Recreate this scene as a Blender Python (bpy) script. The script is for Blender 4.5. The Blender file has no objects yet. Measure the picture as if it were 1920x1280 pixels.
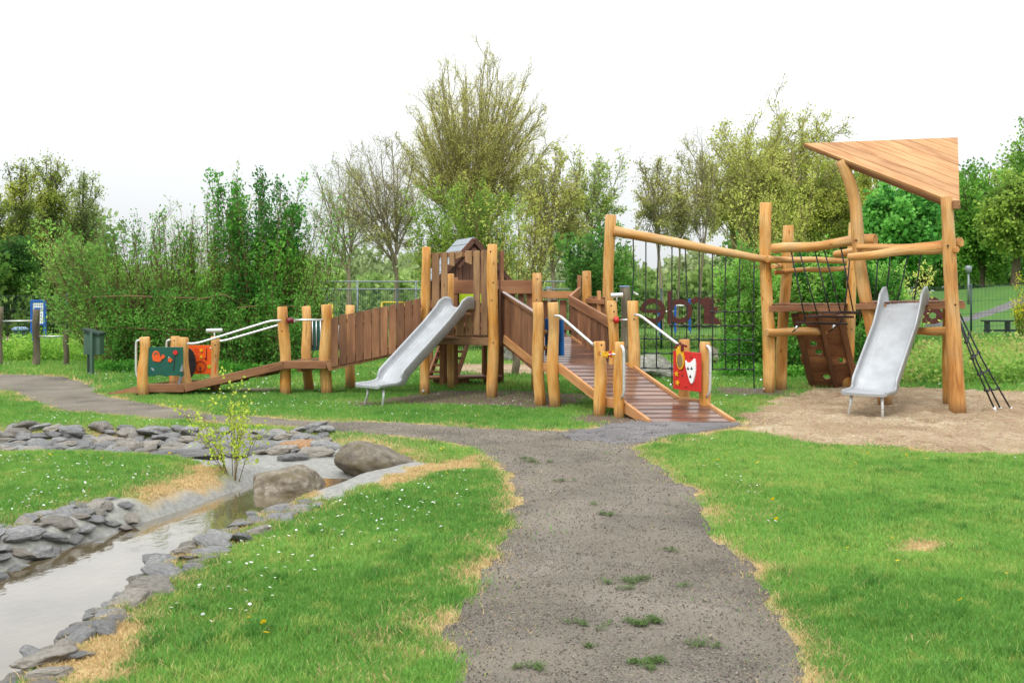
import bpy, math, random
import numpy as np
from mathutils import Vector, Matrix
random.seed(11)
R = np.random.default_rng(7)
sc = bpy.context.scene
COL = sc.collection
# ------------------------------------------------------------------ camera, sky, sun, exposure
F = 1867.0; HZ = 555.0; H = 1.6          # focal length in photo pixels, horizon row, eye height
cd = bpy.data.cameras.new("camera"); cam = bpy.data.objects.new("camera", cd); COL.objects.link(cam)
cam.location = (0, 0, H); cam.rotation_euler = (math.pi/2, 0, 0)
cd.sensor_width = 36; cd.lens = F/1920*36; cd.shift_y = -(640-HZ)/1920
cd.clip_start = 0.05; cd.clip_end = 3000
cd.dof.use_dof = True; cd.dof.focus_distance = 13.5; cd.dof.aperture_fstop = 9
sc.camera = cam
SUN_EL, SUN_AZ = 52, 205                 # degrees; azimuth: the side the sun stands on, clockwise from +Y
w = bpy.data.worlds.new("World"); sc.world = w; w.use_nodes = True
nt = w.node_tree; nt.nodes.clear()
sky = nt.nodes.new('ShaderNodeTexSky'); sky.sky_type = 'NISHITA'; sky.sun_disc = False
sky.sun_elevation = math.radians(SUN_EL); sky.sun_rotation = math.radians(SUN_AZ)
sky.dust_density = 3; sky.air_density = 1
hs = nt.nodes.new('ShaderNodeHueSaturation'); hs.inputs['Saturation'].default_value = 0.12
nt.links.new(sky.outputs[0], hs.inputs['Color'])
tc = nt.nodes.new('ShaderNodeTexCoord'); mp = nt.nodes.new('ShaderNodeMapping'); mp.inputs['Scale'].default_value = (1, 1, 3)
nz = nt.nodes.new('ShaderNodeTexNoise'); nz.inputs['Scale'].default_value = 1.6; nz.inputs['Detail'].default_value = 5
nt.links.new(tc.outputs['Generated'], mp.inputs[0]); nt.links.new(mp.outputs[0], nz.inputs[0])
rp = nt.nodes.new('ShaderNodeValToRGB')
rp.color_ramp.elements[0].position = .3; rp.color_ramp.elements[0].color = (11.6, 12.2, 12.6, 1)
rp.color_ramp.elements[1].position = .7; rp.color_ramp.elements[1].color = (13.2, 13.5, 13.6, 1)
nt.links.new(nz.outputs[0], rp.inputs[0])
sepz = nt.nodes.new('ShaderNodeSeparateXYZ'); nt.links.new(tc.outputs['Generated'], sepz.inputs[0])
gz_ = nt.nodes.new('ShaderNodeMath'); gz_.operation = 'MULTIPLY_ADD'; gz_.use_clamp = False   # an overcast sky is brighter overhead than at the horizon
gm = nt.nodes.new('ShaderNodeMath'); gm.operation = 'MAXIMUM'; gm.inputs[1].default_value = 0; nt.links.new(sepz.outputs['Z'], gm.inputs[0])
nt.links.new(gm.outputs[0], gz_.inputs[0]); gz_.inputs[1].default_value = 1.05; gz_.inputs[2].default_value = .46
gmul = nt.nodes.new('ShaderNodeVectorMath'); gmul.operation = 'SCALE'; nt.links.new(rp.outputs[0], gmul.inputs[0]); nt.links.new(gz_.outputs[0], gmul.inputs['Scale'])
mx = nt.nodes.new('ShaderNodeMix'); mx.data_type = 'RGBA'; mx.inputs[0].default_value = .9   # overcast cloud layer over the clear sky
nt.links.new(hs.outputs[0], mx.inputs[6]); nt.links.new(gmul.outputs[0], mx.inputs[7])
bg = nt.nodes.new('ShaderNodeBackground'); bg.inputs[1].default_value = 0.10
wo = nt.nodes.new('ShaderNodeOutputWorld')
nt.links.new(mx.outputs[2], bg.inputs[0]); nt.links.new(bg.outputs[0], wo.inputs[0])
sl = bpy.data.lights.new("sun", 'SUN'); sun = bpy.data.objects.new("sun", sl); COL.objects.link(sun)
sl.energy = 1.3; sl.angle = math.radians(14); sl.color = (1, .975, .94)
az, el = math.radians(SUN_AZ), math.radians(SUN_EL)
sd = Vector((math.sin(az)*math.cos(el), math.cos(az)*math.cos(el), math.sin(el)))
sun.rotation_euler = (-sd).to_track_quat('-Z', 'Y').to_euler(); sun.location = (0, -5, 30)
sc.view_settings.view_transform = 'Standard'; sc.view_settings.look = 'None'
sc.view_settings.exposure = 0.50; sc.view_settings.gamma = 1
sc.render.film_transparent = False
sc.cycles.max_bounces = 6; sc.cycles.diffuse_bounces = 3; sc.cycles.glossy_bounces = 3
sc.cycles.transmission_bounces = 4; sc.cycles.transparent_max_bounces = 6

# ------------------------------------------------------------------ helpers
def D(py, z=0.0): return F*(H-z)/(py-HZ)
def P(px, py, d): return Vector(((px-960)*d/F, d, H-(py-HZ)*d/F))
def G(px, py, z=0.0): return P(px, py, D(py, z))
def X(px, d): return (px-960)*d/F
def Z(py, d): return H-(py-HZ)*d/F

def _hash(ix, iy, s):
    n = (ix*374761393 + iy*668265263 + s*362437) & 0x7fffffff
    n = ((n ^ (n >> 13))*1274126177) & 0x7fffffff
    return ((n ^ (n >> 16)) & 0xffff)/65535.0
def vnoise(x, y, s=0):
    x = np.asarray(x, float); y = np.asarray(y, float)
    ix = np.floor(x).astype(np.int64); iy = np.floor(y).astype(np.int64)
    fx = x-ix; fy = y-iy; fx = fx*fx*(3-2*fx); fy = fy*fy*(3-2*fy)
    a = _hash(ix, iy, s); b = _hash(ix+1, iy, s); c = _hash(ix, iy+1, s); d = _hash(ix+1, iy+1, s)
    return (a*(1-fx)+b*fx)*(1-fy)+(c*(1-fx)+d*fx)*fy
def fbm(x, y, s=0, o=3):
    t = 0; a = .5; n = 0
    for k in range(o):
        t = t+a*vnoise(x*2**k, y*2**k, s+k*17); n += a; a *= .5
    return t/n
def sstep(t): t = np.clip(t, 0, 1); return t*t*(3-2*t)

def tag(o, label=None, cat=None, group=None, kind=None):
    if label: o["label"] = label
    if cat: o["category"] = cat
    if group: o["group"] = group
    if kind: o["kind"] = kind
    return o
def empty(name, loc, label, cat, group=None):
    o = bpy.data.objects.new(name, None); COL.objects.link(o); o.location = loc
    o.empty_display_size = .2
    return tag(o, label, cat, group)
def topof(o):
    while o.parent: o = o.parent
    return o
def copy_tree(o, parent=None):
    c = o.copy(); COL.objects.link(c)
    if parent: c.parent = parent
    for ch in list(o.children): copy_tree(ch, c)
    return c
def link_mesh(name, me, mat, parent=None, bevel=0):
    o = bpy.data.objects.new(name, me); COL.objects.link(o)
    for m in (mat if isinstance(mat, (list, tuple)) else [mat]): me.materials.append(m)
    if parent is not None: o.parent = parent
    if bevel:
        b = o.modifiers.new("bevel", 'BEVEL'); b.width = bevel; b.segments = 2; b.limit_method = 'ANGLE'; b.angle_limit = .7
        b.harden_normals = False
    return o

class MB:
    """collects primitives into ONE mesh; each primitive carries a random number and its own grain coordinates"""
    def __init__(s): s.v = []; s.f = []; s.r = []; s.g = []; s.sm = []; s.mi = []
    def add(s, vs, fs, gc, smooth=False, rnd=None, mi=0):
        o = len(s.v); rnd = random.random() if rnd is None else rnd
        off = Vector((random.random()*9, random.random()*9, random.random()*9))
        s.v += [tuple(v) for v in vs]; s.g += [tuple(Vector(g)+off) for g in gc]
        for i, f in enumerate(fs):
            s.f.append([o+k for k in f]); s.r.append(rnd); s.mi.append(mi)
            s.sm.append(smooth if isinstance(smooth, bool) else smooth[i])
        return s
    def prism(s, pts, ext, mi=0, rnd=None):
        """polygon pts (3-D, planar) extruded by vector ext"""
        n = len(pts); ext = Vector(ext); pts = [Vector(p) for p in pts]
        vs = pts+[p+ext for p in pts]
        fs = [list(range(n))[::-1], [n+i for i in range(n)]]+[[i, (i+1) % n, n+(i+1) % n, n+i] for i in range(n)]
        e = [(pts[(i+1) % n]-pts[i]) for i in range(n)]
        L = max(e, key=lambda q: q.length).normalized(); c = ext.normalized(); m = L.cross(c)
        s.add(vs, fs, [(v.dot(m), v.dot(c), v.dot(L)) for v in vs], False, rnd, mi); return s
    def beam(s, a, b, wd, ht, up=(0, 0, 1), mi=0, rnd=None):
        a = Vector(a); b = Vector(b); d = (b-a).normalized(); up = Vector(up)
        sd_ = d.cross(up)
        if sd_.length < 1e-4: sd_ = d.cross(Vector((0, 1, 0)))
        sd_.normalize(); u = sd_.cross(d).normalized()
        q = [a-sd_*wd/2-u*ht/2, a+sd_*wd/2-u*ht/2, a+sd_*wd/2+u*ht/2, a-sd_*wd/2+u*ht/2]
        vs = q+[p+(b-a) for p in q]
        fs = [[0, 1, 2, 3], [7, 6, 5, 4], [0, 4, 5, 1], [1, 5, 6, 2], [2, 6, 7, 3], [3, 7, 4, 0]]
        gc = [(v.dot(sd_), v.dot(u), v.dot(d)) for v in vs]
        return s.add(vs, fs, gc, False, rnd, mi)
    def box(s, c, size, mi=0, rnd=None):
        c = Vector(c); x, y, z = size
        ax = max(range(3), key=lambda k: size[k])
        if ax == 0: return s.beam(c-Vector((x/2, 0, 0)), c+Vector((x/2, 0, 0)), y, z, mi=mi, rnd=rnd)
        if ax == 1: return s.beam(c-Vector((0, y/2, 0)), c+Vector((0, y/2, 0)), x, z, mi=mi, rnd=rnd)
        return s.beam(c-Vector((0, 0, z/2)), c+Vector((0, 0, z/2)), x, y, up=(0, 1, 0), mi=mi, rnd=rnd)
    def tube(s, path, rad, sides=12, caps=True, lumpy=0, mi=0, rnd=None, chamfer=0):
        path = [Vector(p) for p in path]; n = len(path)
        if not hasattr(rad, '__len__'): rad = [rad]*n
        rad = list(rad)
        if chamfer:
            d0 = (path[1]-path[0]).normalized()*chamfer; d1 = (path[-1]-path[-2]).normalized()*chamfer
            path = [path[0], path[0]+d0]+path[1:-1]+[path[-1]-d1, path[-1]]
            rad = [rad[0]-chamfer, rad[0]]+rad[1:-1]+[rad[-1], rad[-1]-chamfer]; n = len(path)
        vs = []; gc = []; L = 0; ref = None
        ph = [random.random()*6.28 for _ in range(4)]
        for i, p in enumerate(path):
            t = (path[min(i+1, n-1)]-path[max(i-1, 0)]).normalized()
            if ref is None: ref = Vector((0, 0, 1)) if abs(t.z) < .8 else Vector((0, 1, 0))
            u = ref-t*ref.dot(t); u.normalize(); ref = u; v = t.cross(u)
            if i: L += (p-path[i-1]).length
            for k in range(sides):
                a = 2*math.pi*k/sides
                rr = rad[i]*(1+lumpy*(math.sin(2*a+ph[0]+L*1.5)*.5+math.sin(3*a+ph[1]-L*2.1)*.35+math.sin(a+ph[2]+L*6)*.25))
                vs.append(p+(u*math.cos(a)+v*math.sin(a))*rr)
                gc.append((math.cos(a)*rad[i], math.sin(a)*rad[i], L))
        fs = []; sm = []
        for i in range(n-1):
            for k in range(sides):
                k2 = (k+1) % sides
                fs.append([i*sides+k, i*sides+k2, (i+1)*sides+k2, (i+1)*sides+k]); sm.append(True)
        if caps:
            fs.append(list(range(sides))[::-1]); fs.append([(n-1)*sides+k for k in range(sides)]); sm += [False, False]
        return s.add(vs, fs, gc, sm, rnd, mi)
    def build(s, name, mat, parent=None, bevel=0):
        me = bpy.data.meshes.new(name)
        off = topof(parent).location.copy() if parent is not None else Vector((0, 0, 0))
        me.from_pydata([(a-off.x, b-off.y, c-off.z) for a, b, c in s.v], [], s.f)
        me.polygons.foreach_set("use_smooth", s.sm); me.polygons.foreach_set("material_index", s.mi)
        at = me.attributes.new("rnd", 'FLOAT', 'FACE'); at.data.foreach_set("value", s.r)
        at = me.attributes.new("gc", 'FLOAT_VECTOR', 'POINT'); at.data.foreach_set("vector", [c for g in s.g for c in g])
        me.update()
        return link_mesh(name, me, mat, parent, bevel)
def recenter(o, base):
    """move the origin of a top-level mesh object to base"""
    o.data.transform(Matrix.Translation(-Vector(base))); o.location = base; return o

def np_mesh(name, verts, quads=None, tris=None, fattr=None, vattr=None, smooth=False):
    me = bpy.data.meshes.new(name)
    nq = 0 if quads is None else len(quads); nt_ = 0 if tris is None else len(tris)
    me.vertices.add(len(verts)); me.vertices.foreach_set("co", np.ascontiguousarray(verts, dtype=np.float32).ravel())
    li = []
    if nq: li.append(np.asarray(quads, np.int32).ravel())
    if nt_: li.append(np.asarray(tris, np.int32).ravel())
    li = np.concatenate(li); me.loops.add(len(li)); me.loops.foreach_set("vertex_index", li)
    tot = np.concatenate([np.full(nq, 4), np.full(nt_, 3)]).astype(np.int32)
    st = np.concatenate([[0], np.cumsum(tot)[:-1]]).astype(np.int32)
    me.polygons.add(nq+nt_); me.polygons.foreach_set("loop_start", st)
    try: me.polygons.foreach_set("loop_total", tot)
    except Exception: pass
    me.polygons.foreach_set("use_smooth", np.full(nq+nt_, smooth))
    for k, a in (fattr or {}).items():
        t = 'FLOAT_COLOR' if a.ndim == 2 else 'FLOAT'
        at = me.attributes.new(k, t, 'FACE'); at.data.foreach_set("color" if a.ndim == 2 else "value", np.ascontiguousarray(a, dtype=np.float32).ravel())
    for k, a in (vattr or {}).items():
        t = 'FLOAT_COLOR' if a.ndim == 2 else 'FLOAT'
        at = me.attributes.new(k, t, 'POINT'); at.data.foreach_set("color" if a.ndim == 2 else "value", np.ascontiguousarray(a, dtype=np.float32).ravel())
    me.update(calc_edges=True)
    return me

# ------------------------------------------------------------------ materials
def newmat(name):
    m = bpy.data.materials.new(name); m.use_nodes = True; t = m.node_tree
    return m, t, t.nodes['Principled BSDF']
def N(t, typ, **kw):
    n = t.nodes.new(typ)
    for k, v in kw.items():
        if k in n.inputs: n.inputs[k].default_value = v
        else: setattr(n, k, v)
    return n
def ramp(t, src, stops):
    r = t.nodes.new('ShaderNodeValToRGB'); e = r.color_ramp.elements
    while len(e) < len(stops): e.new(.5)
    for i, (p, c) in enumerate(stops): e[i].position = p; e[i].color = (c[0], c[1], c[2], 1)
    t.links.new(src, r.inputs[0]); return r.outputs[0]
def mixc(t, fac, a, b, mode='MIX'):
    m = t.nodes.new('ShaderNodeMix'); m.data_type = 'RGBA'; m.blend_type = mode
    for i, v in ((0, fac), (6, a), (7, b)):
        if hasattr(v, 'is_output') or isinstance(v, bpy.types.NodeSocket): t.links.new(v, m.inputs[i])
        elif i == 0: m.inputs[0].default_value = v
        else: m.inputs[i].default_value = (v[0], v[1], v[2], 1)
    return m.outputs[2]
def math_(t, op, a, b=0.0, c=None):
    m = t.nodes.new('ShaderNodeMath'); m.operation = op
    for i, v in enumerate((a, b) if c is None else (a, b, c)):
        if isinstance(v, bpy.types.NodeSocket): t.links.new(v, m.inputs[i])
        else: m.inputs[i].default_value = v
    return m.outputs[0]
def attr(t, name): return N(t, 'ShaderNodeAttribute', attribute_name=name)
def noise(t, vec, scale, detail=4, rough=.55):
    n = t.nodes.new('ShaderNodeTexNoise'); n.inputs['Scale'].default_value = scale
    n.inputs['Detail'].default_value = detail; n.inputs['Roughness'].default_value = rough
    if vec is not None: t.links.new(vec, n.inputs['Vector'])
    return n.outputs[0]
def mapping(t, vec, scale):
    m = t.nodes.new('ShaderNodeMapping'); m.inputs['Scale'].default_value = scale; t.links.new(vec, m.inputs[0]); return m.outputs[0]
def bump(t, h, bs, strength=.4, dist=.01):
    b = t.nodes.new('ShaderNodeBump'); b.inputs['Strength'].default_value = strength; b.inputs['Distance'].default_value = dist
    t.links.new(h, b.inputs['Height']); t.links.new(b.outputs[0], bs.inputs['Normal'])
def s2l(c):
    f = lambda v: v/12.92 if v <= .04045 else ((v+.055)/1.055)**2.4
    return tuple(f(x/255)*.74 for x in c)

def wood(name, stops, rough=.6, cross=28, along=1.3, var=.35, knots=True, spec=.3, wet=None, weather=None, bs_=.35, bigs=1.6):
    m, t, b = newmat(name)
    gc = attr(t, 'gc').outputs['Vector']; rn = attr(t, 'rnd').outputs['Fac']
    big = noise(t, mapping(t, gc, (4, 4, .8)), bigs, 3)
    fine = noise(t, mapping(t, gc, (cross, cross, along)), 3, 5, .65)
    c = ramp(t, big, stops)
    g = ramp(t, fine, [(.3, (.62, .58, .55)), (.5, (1, 1, 1)), (.72, (1.18, 1.18, 1.18))])
    c = mixc(t, .8, c, g, 'MULTIPLY')
    if knots:
        v = t.nodes.new('ShaderNodeTexVoronoi'); v.inputs['Scale'].default_value = 2.2
        t.links.new(mapping(t, gc, (2.2, 2.2, 1.2)), v.inputs['Vector'])
        k = ramp(t, v.outputs['Distance'], [(.0, (.25, .14, .08)), (.07, (.55, .4, .3)), (.12, (1, 1, 1))])
        c = mixc(t, .7, c, k, 'MULTIPLY')
        cr = noise(t, mapping(t, gc, (30, 30, .9)), 1.7, 2)
        ck = ramp(t, cr, [(.30, (.35, .25, .2)), (.335, (1, 1, 1))])
        c = mixc(t, .7, c, ck, 'MULTIPLY')
    vr = math_(t, 'MULTIPLY_ADD', rn, var, 1-var/2)
    hsv = N(t, 'ShaderNodeHueSaturation'); t.links.new(c, hsv.inputs['Color']); t.links.new(vr, hsv.inputs['Value'])
    c = hsv.outputs[0]
    if weather:
        sx3 = t.nodes.new('ShaderNodeSeparateXYZ'); t.links.new(N(t, 'ShaderNodeTexCoord').outputs['Object'], sx3.inputs[0])
        foot = ramp(t, math_(t, 'ADD', sx3.outputs['Z'], math_(t, 'MULTIPLY', fine, .22)), [(.12, (.75, .75, .75)), (.30, (0, 0, 0))])
        c = mixc(t, foot, c, s2l((128, 98, 66)))
        wn = noise(t, N(t, 'ShaderNodeTexCoord').outputs['Object'], 2.3, 4)
        c = mixc(t, ramp(t, wn, [(.50, (0, 0, 0)), (.72, (.45, .45, .45))]), c, weather)
    t.links.new(c, b.inputs['Base Color'])
    b.inputs['Roughness'].default_value = rough; b.inputs['Specular IOR Level'].default_value = spec
    if wet:
        wn = noise(t, N(t, 'ShaderNodeTexCoord').outputs['Object'], 3.0, 4)
        rr = ramp(t, wn, [(.35, (wet[0],)*3), (.65, (wet[1],)*3)]); t.links.new(rr, b.inputs['Roughness'])
    bump(t, fine, b, bs_, .006)
    return m
M = {}
M['post'] = wood('robinia_post', [(.28, s2l((196, 124, 50))), (.42, s2l((224, 158, 76))), (.58, s2l((238, 188, 118))), (.75, s2l((214, 142, 62)))], .55, 16, 1.2, .24, spec=.3, weather=s2l((176, 140, 98)))
M['log'] = wood('robinia_log', [(.28, s2l((200, 128, 62))), (.5, s2l((224, 166, 98))), (.7, s2l((238, 194, 138)))], .55, 14, 1.1, .22, spec=.3, weather=s2l((184, 150, 110)))
M['board'] = wood('brown_board', [(.3, s2l((116, 78, 56))), (.5, s2l((142, 98, 70))), (.72, s2l((168, 120, 84)))], .7, 30, 1.3, .75, knots=False)
M['board_grey'] = wood('weathered_board', [(.3, s2l((128, 92, 66))), (.5, s2l((168, 128, 92))), (.72, s2l((192, 150, 108)))], .68, 30, 1.2, .4, knots=True)
M['beam'] = wood('brown_beam', [(.3, s2l((134, 88, 62))), (.5, s2l((162, 112, 78))), (.72, s2l((188, 138, 98)))], .6, 26, 1.2, .35, knots=False)
M['beam_light'] = wood('light_beam', [(.3, s2l((184, 122, 76))), (.5, s2l((208, 150, 98))), (.72, s2l((220, 168, 116)))], .55, 26, 1.2, .25, knots=False)
M['deck'] = wood('wet_deck', [(.3, s2l((96, 66, 54))), (.5, s2l((126, 88, 70))), (.72, s2l((154, 112, 84)))], .2, 26, 1.2, .45, knots=False, spec=.85, wet=(.08, .3), bs_=.12)
M['house'] = wood('dark_house_board', [(.3, s2l((92, 62, 50))), (.5, s2l((110, 76, 60))), (.72, s2l((128, 88, 70)))], .6, 30, 1.3, .35, knots=False)
M['roofwood'] = wood('roof_plank', [(.3, s2l((178, 122, 76))), (.5, s2l((200, 148, 98))), (.72, s2l((214, 166, 114)))], .6, 44, .45, .36, knots=False, bigs=2.4)
M['plank_dark'] = wood('bridge_plank', [(.3, s2l((58, 44, 44))), (.7, s2l((92, 68, 64)))], .45, 30, 1.3, .3, knots=False)
M['oldpost'] = wood('grey_post', [(.3, s2l((98, 88, 74))), (.5, s2l((130, 118, 98))), (.72, s2l((158, 146, 124)))], .85, 22, 1.0, .2)
def plain(name, col, rough=.5, metal=0, spec=.5, nscale=8, nvar=.15, bmp=0, dirt=None):
    m, t, b = newmat(name)
    oc = N(t, 'ShaderNodeTexCoord').outputs['Object']
    n = noise(t, oc, nscale, 5)
    lo = tuple(c*(1-nvar) for c in col); hi = tuple(min(1, c*(1+nvar)) for c in col)
    c = ramp(t, n, [(.3, lo), (.7, hi)])
    if dirt:
        n2 = noise(t, oc, 3.1, 6, .7); c = mixc(t, ramp(t, n2, [(.5, (0, 0, 0)), (.75, (.5, .5, .5))]), c, dirt)
    t.links.new(c, b.inputs['Base Color'])
    rr = ramp(t, noise(t, oc, nscale*2.3, 4), [(.3, (max(0, rough-.08),)*3), (.7, (min(1, rough+.1),)*3)]); t.links.new(rr, b.inputs['Roughness'])
    b.inputs['Metallic'].default_value = metal; b.inputs['Specular IOR Level'].default_value = spec
    if bmp: bump(t, noise(t, oc, nscale*4, 4), b, bmp, .004)
    return m
M['steel'] = plain('brushed_steel', (.36, .37, .385), .46, .35, nscale=5, nvar=.12, dirt=(.29, .285, .28))
M['pipe'] = plain('galvanised_pipe', (.64, .65, .66), .32, .55, nscale=14, nvar=.1)
M['rope'] = plain('black_rope', (.018, .02, .022), .7, nscale=60, nvar=.4, bmp=.4)
M['bolt'] = plain('dark_bolt', (.03, .02, .018), .5)
M['green_panel'] = plain('green_panel', s2l((14, 92, 76)), .42, nscale=4, nvar=.12)
M['orange_panel'] = plain('orange_panel', s2l((250, 100, 22)), .42, nscale=4, nvar=.08)
M['orange'] = plain('orange_plastic', s2l((246, 96, 30)), .4)
M['red'] = plain('red_panel', s2l((222, 48, 44)), .42, nscale=4, nvar=.1)
M['darkred'] = plain('dark_red_plastic', s2l((120, 22, 34)), .4)
M['yellow'] = plain('yellow_plastic', s2l((246, 186, 30)), .4)
M['white'] = plain('white_plastic', (.8, .8, .8), .4, nvar=.04)
M['black'] = plain('black_plastic', (.02, .022, .025), .45)
M['blue'] = plain('blue_plastic', s2l((24, 98, 170)), .4)
M['lime'] = plain('lime_panel', s2l((178, 208, 30)), .45)
M['mirror'] = plain('mirror_plate', (.62, .6, .56), .12, .95, nvar=.08)
M['fence'] = plain('green_fence_coating', s2l((30, 62, 56)), .45)
M['galv'] = plain('galvanised_fence', s2l((150, 158, 162)), .5, .4)
M['boxgreen'] = plain('green_box_paint', s2l((78, 110, 92)), .65, nscale=3, nvar=.2, bmp=.2)
M['boxdark'] = plain('green_box_lid', s2l((44, 66, 56)), .65, nscale=3, nvar=.2, bmp=.2)
M['rust'] = plain('rusty_letter_steel', s2l((92, 40, 34)), .8, nscale=9, nvar=.35, bmp=.3)
M['signblue'] = plain('sign_blue', s2l((22, 100, 200)), .45)
M['binbody'] = plain('bin_body', s2l((70, 96, 84)), .6)
M['slate'] = plain('playhouse_roofing', s2l((150, 158, 166)), .5, nscale=12, nvar=.2, bmp=.2)
M['yellowpaint'] = plain('yellow_goal_paint', s2l((226, 200, 50)), .5)
M['capblue'] = plain('pale_blue_cap', s2l((140, 165, 200)), .5)

def colmat(name, aname='col', rough=.55, trans=.35, spec=.25, gain=1.0):
    """leaf, blade or petal: colour carried by the blade itself, some light passes through"""
    m = bpy.data.materials.new(name); m.use_nodes = True; t = m.node_tree; b = t.nodes['Principled BSDF']
    a = attr(t, aname).outputs['Color']
    c = mixc(t, 1.0, a, (gain,)*3, 'MULTIPLY')
    t.links.new(c, b.inputs['Base Color']); b.inputs['Roughness'].default_value = rough; b.inputs['Specular IOR Level'].default_value = spec
    tr = t.nodes.new('ShaderNodeBsdfTranslucent'); t.links.new(c, tr.inputs[0])
    mx_ = t.nodes.new('ShaderNodeMixShader'); mx_.inputs[0].default_value = trans
    t.links.new(b.outputs[0], mx_.inputs[1]); t.links.new(tr.outputs[0], mx_.inputs[2])
    t.links.new(mx_.outputs[0], t.nodes['Material Output'].inputs['Surface'])
    return m
M['blade'] = colmat('grass_blade', trans=.4, gain=1.3)
M['leaf'] = colmat('leaf', trans=.5, gain=1.75, spec=.12)
def barkmat(name, c1, c2):
    m, t, b = newmat(name)
    oc = N(t, 'ShaderNodeTexCoord').outputs['Object']
    n = noise(t, mapping(t, oc, (6, 6, 1.5)), 2.5, 6, .65)
    t.links.new(ramp(t, n, [(.3, c1), (.7, c2)]), b.inputs['Base Color']); b.inputs['Roughness'].default_value = .9
    b.inputs['Specular IOR Level'].default_value = .1; bump(t, n, b, .6, .03); return m
M['bark'] = barkmat('grey_bark', s2l((124, 114, 92)), s2l((172, 160, 130)))
M['bark_olive'] = barkmat('olive_bark', s2l((142, 134, 90)), s2l((190, 180, 130)))
M['bark_dark'] = barkmat('dark_bark', s2l((84, 76, 62)), s2l((124, 114, 92)))
M['stem'] = barkmat('willow_stem', s2l((96, 82, 56)), s2l((150, 130, 90)))

# ------------------------------------------------------------------ terrain
CH = np.array([(-2.5, 0.5, .30, -.25), (-2.72, 4.5, .30, -.25), (-2.76, 6.3, .29, -.25), (-2.25, 8.2, .27, -.24), (-1.98, 9.1, .3, -.21), (-1.8, 9.75, .42, -.13),
               (-2.2, 10.5, .45, -.11), (-3.3, 11.05, .38, -.13), (-4.6, 11.25, .36, -.15), (-7, 11.45, .36, -.16), (-10, 11.8, .36, -.16), (-16, 12.5, .36, -.16)])
def chan(x, y):
    x = np.asarray(x, float); y = np.asarray(y, float)
    best = np.full(x.shape, 1e9); hw = np.zeros(x.shape); bed = np.zeros(x.shape); tt = np.zeros(x.shape)
    for i in range(len(CH)-1):
        a, b = CH[i], CH[i+1]; dx, dy = b[0]-a[0], b[1]-a[1]; L2 = dx*dx+dy*dy
        t = np.clip(((x-a[0])*dx+(y-a[1])*dy)/L2, 0, 1)
        d = np.hypot(x-a[0]-t*dx, y-a[1]-t*dy); k = d < best
        best = np.where(k, d, best); hw = np.where(k, a[2]+t*(b[2]-a[2]), hw); bed = np.where(k, a[3]+t*(b[3]-a[3]), bed); tt = np.where(k, i+t, tt)
    return best, hw, bed, tt
def terrain(x, y):
    x = np.asarray(x, float); y = np.asarray(y, float)
    z = (fbm(x*.35, y*.35, 3)-.5)*.05+(fbm(x*2.1, y*2.1, 9)-.5)*.022
    z = z*sstep((26-y)/6)
    # grass mound right of the tower fence, rising slope behind the right fence, faint ridge far behind
    z = z+1.9*sstep((x-17)/9)*sstep((y-33)/16)+.3*sstep((x-9)/8)*sstep((y-24)/6)*sstep((60-y)/10)
    d, hw, bed, tt = chan(x, y)
    bw = np.where(tt > 5.5, .75, .42)
    k = 1-sstep((d-hw+.06*(vnoise(x*3, y*3, 5)-.5))/bw)
    z = z*(1-k)+bed*k+.02*(fbm(x*6, y*6, 21)-.5)*k
    return z

def poly_sd(x, y, pts):
    x = np.asarray(x, float); y = np.asarray(y, float); n = len(pts)
    best = np.full(x.shape, 1e18); inside = np.zeros(x.shape, bool)
    for i in range(n):
        ax, ay = pts[i]; bx, by = pts[(i+1) % n]; dx, dy = bx-ax, by-ay
        t = np.clip(((x-ax)*dx+(y-ay)*dy)/(dx*dx+dy*dy+1e-12), 0, 1)
        best = np.minimum(best, (x-ax-t*dx)**2+(y-ay-t*dy)**2)
        if ay != by:
            c = ((ay > y) != (by > y)) & (x < (bx-ax)*(y-ay)/(by-ay)+ax); inside ^= c
    d = np.sqrt(best); return np.where(inside, -d, d)
def gp(lst): return [(G(a, b).x, G(a, b).y) for a, b in lst]
PATH = gp([(770, 1500), (815, 1280), (838, 1180), (880, 1085), (945, 1010), (958, 940), (950, 890), (905, 853), (850, 834), (760, 820), (640, 810), (560, 801), (480, 796),
           (330, 786), (210, 775), (110, 768), (50, 745), (-20, 726), (-200, 712), (-200, 698), (-20, 701), (60, 703), (120, 707), (165, 719), (185, 735), (205, 745), (255, 750), (330, 765), (420, 777), (560, 787),
           (700, 792), (800, 797), (900, 803), (1000, 808), (1060, 809), (1160, 801), (1200, 792), (1375, 790), (1400, 800), (1335, 810), (1240, 822), (1192, 842), (1215, 865),
           (1255, 885), (1295, 915), (1325, 960), (1350, 1000), (1400, 1045), (1432, 1095), (1470, 1160), (1497, 1225), (1525, 1290), (1600, 1500)])
GRAV = gp([(1050, 812), (1120, 800), (1200, 790), (1375, 788), (1402, 798), (1350, 808), (1270, 818), (1210, 832), (1150, 838), (1095, 832)])
SAND = gp([(1375, 772), (1430, 756), (1480, 738), (1530, 728), (1620, 724), (1760, 728), (1920, 733), (2250, 736), (2300, 850), (1920, 849), (1820, 850), (1760, 853), (1700, 840),
           (1560, 838), (1480, 828), (1410, 807), (1375, 795)])
BSAND = gp([(850, 684), (940, 682), (1060, 684), (1120, 688), (1130, 700), (1020, 702), (930, 701), (860, 698), (800, 692)])
def path_sd(x, y): return poly_sd(x, y, PATH)+.20*(fbm(x*1.7, y*1.7, 31)-.5)+.14*(fbm(x*6, y*6, 33)-.5)
def grav_sd(x, y): return poly_sd(x, y, GRAV)+.35*(fbm(x*3, y*3, 35)-.5)+.12*(vnoise(x*14, y*14, 36)-.5)
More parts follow.
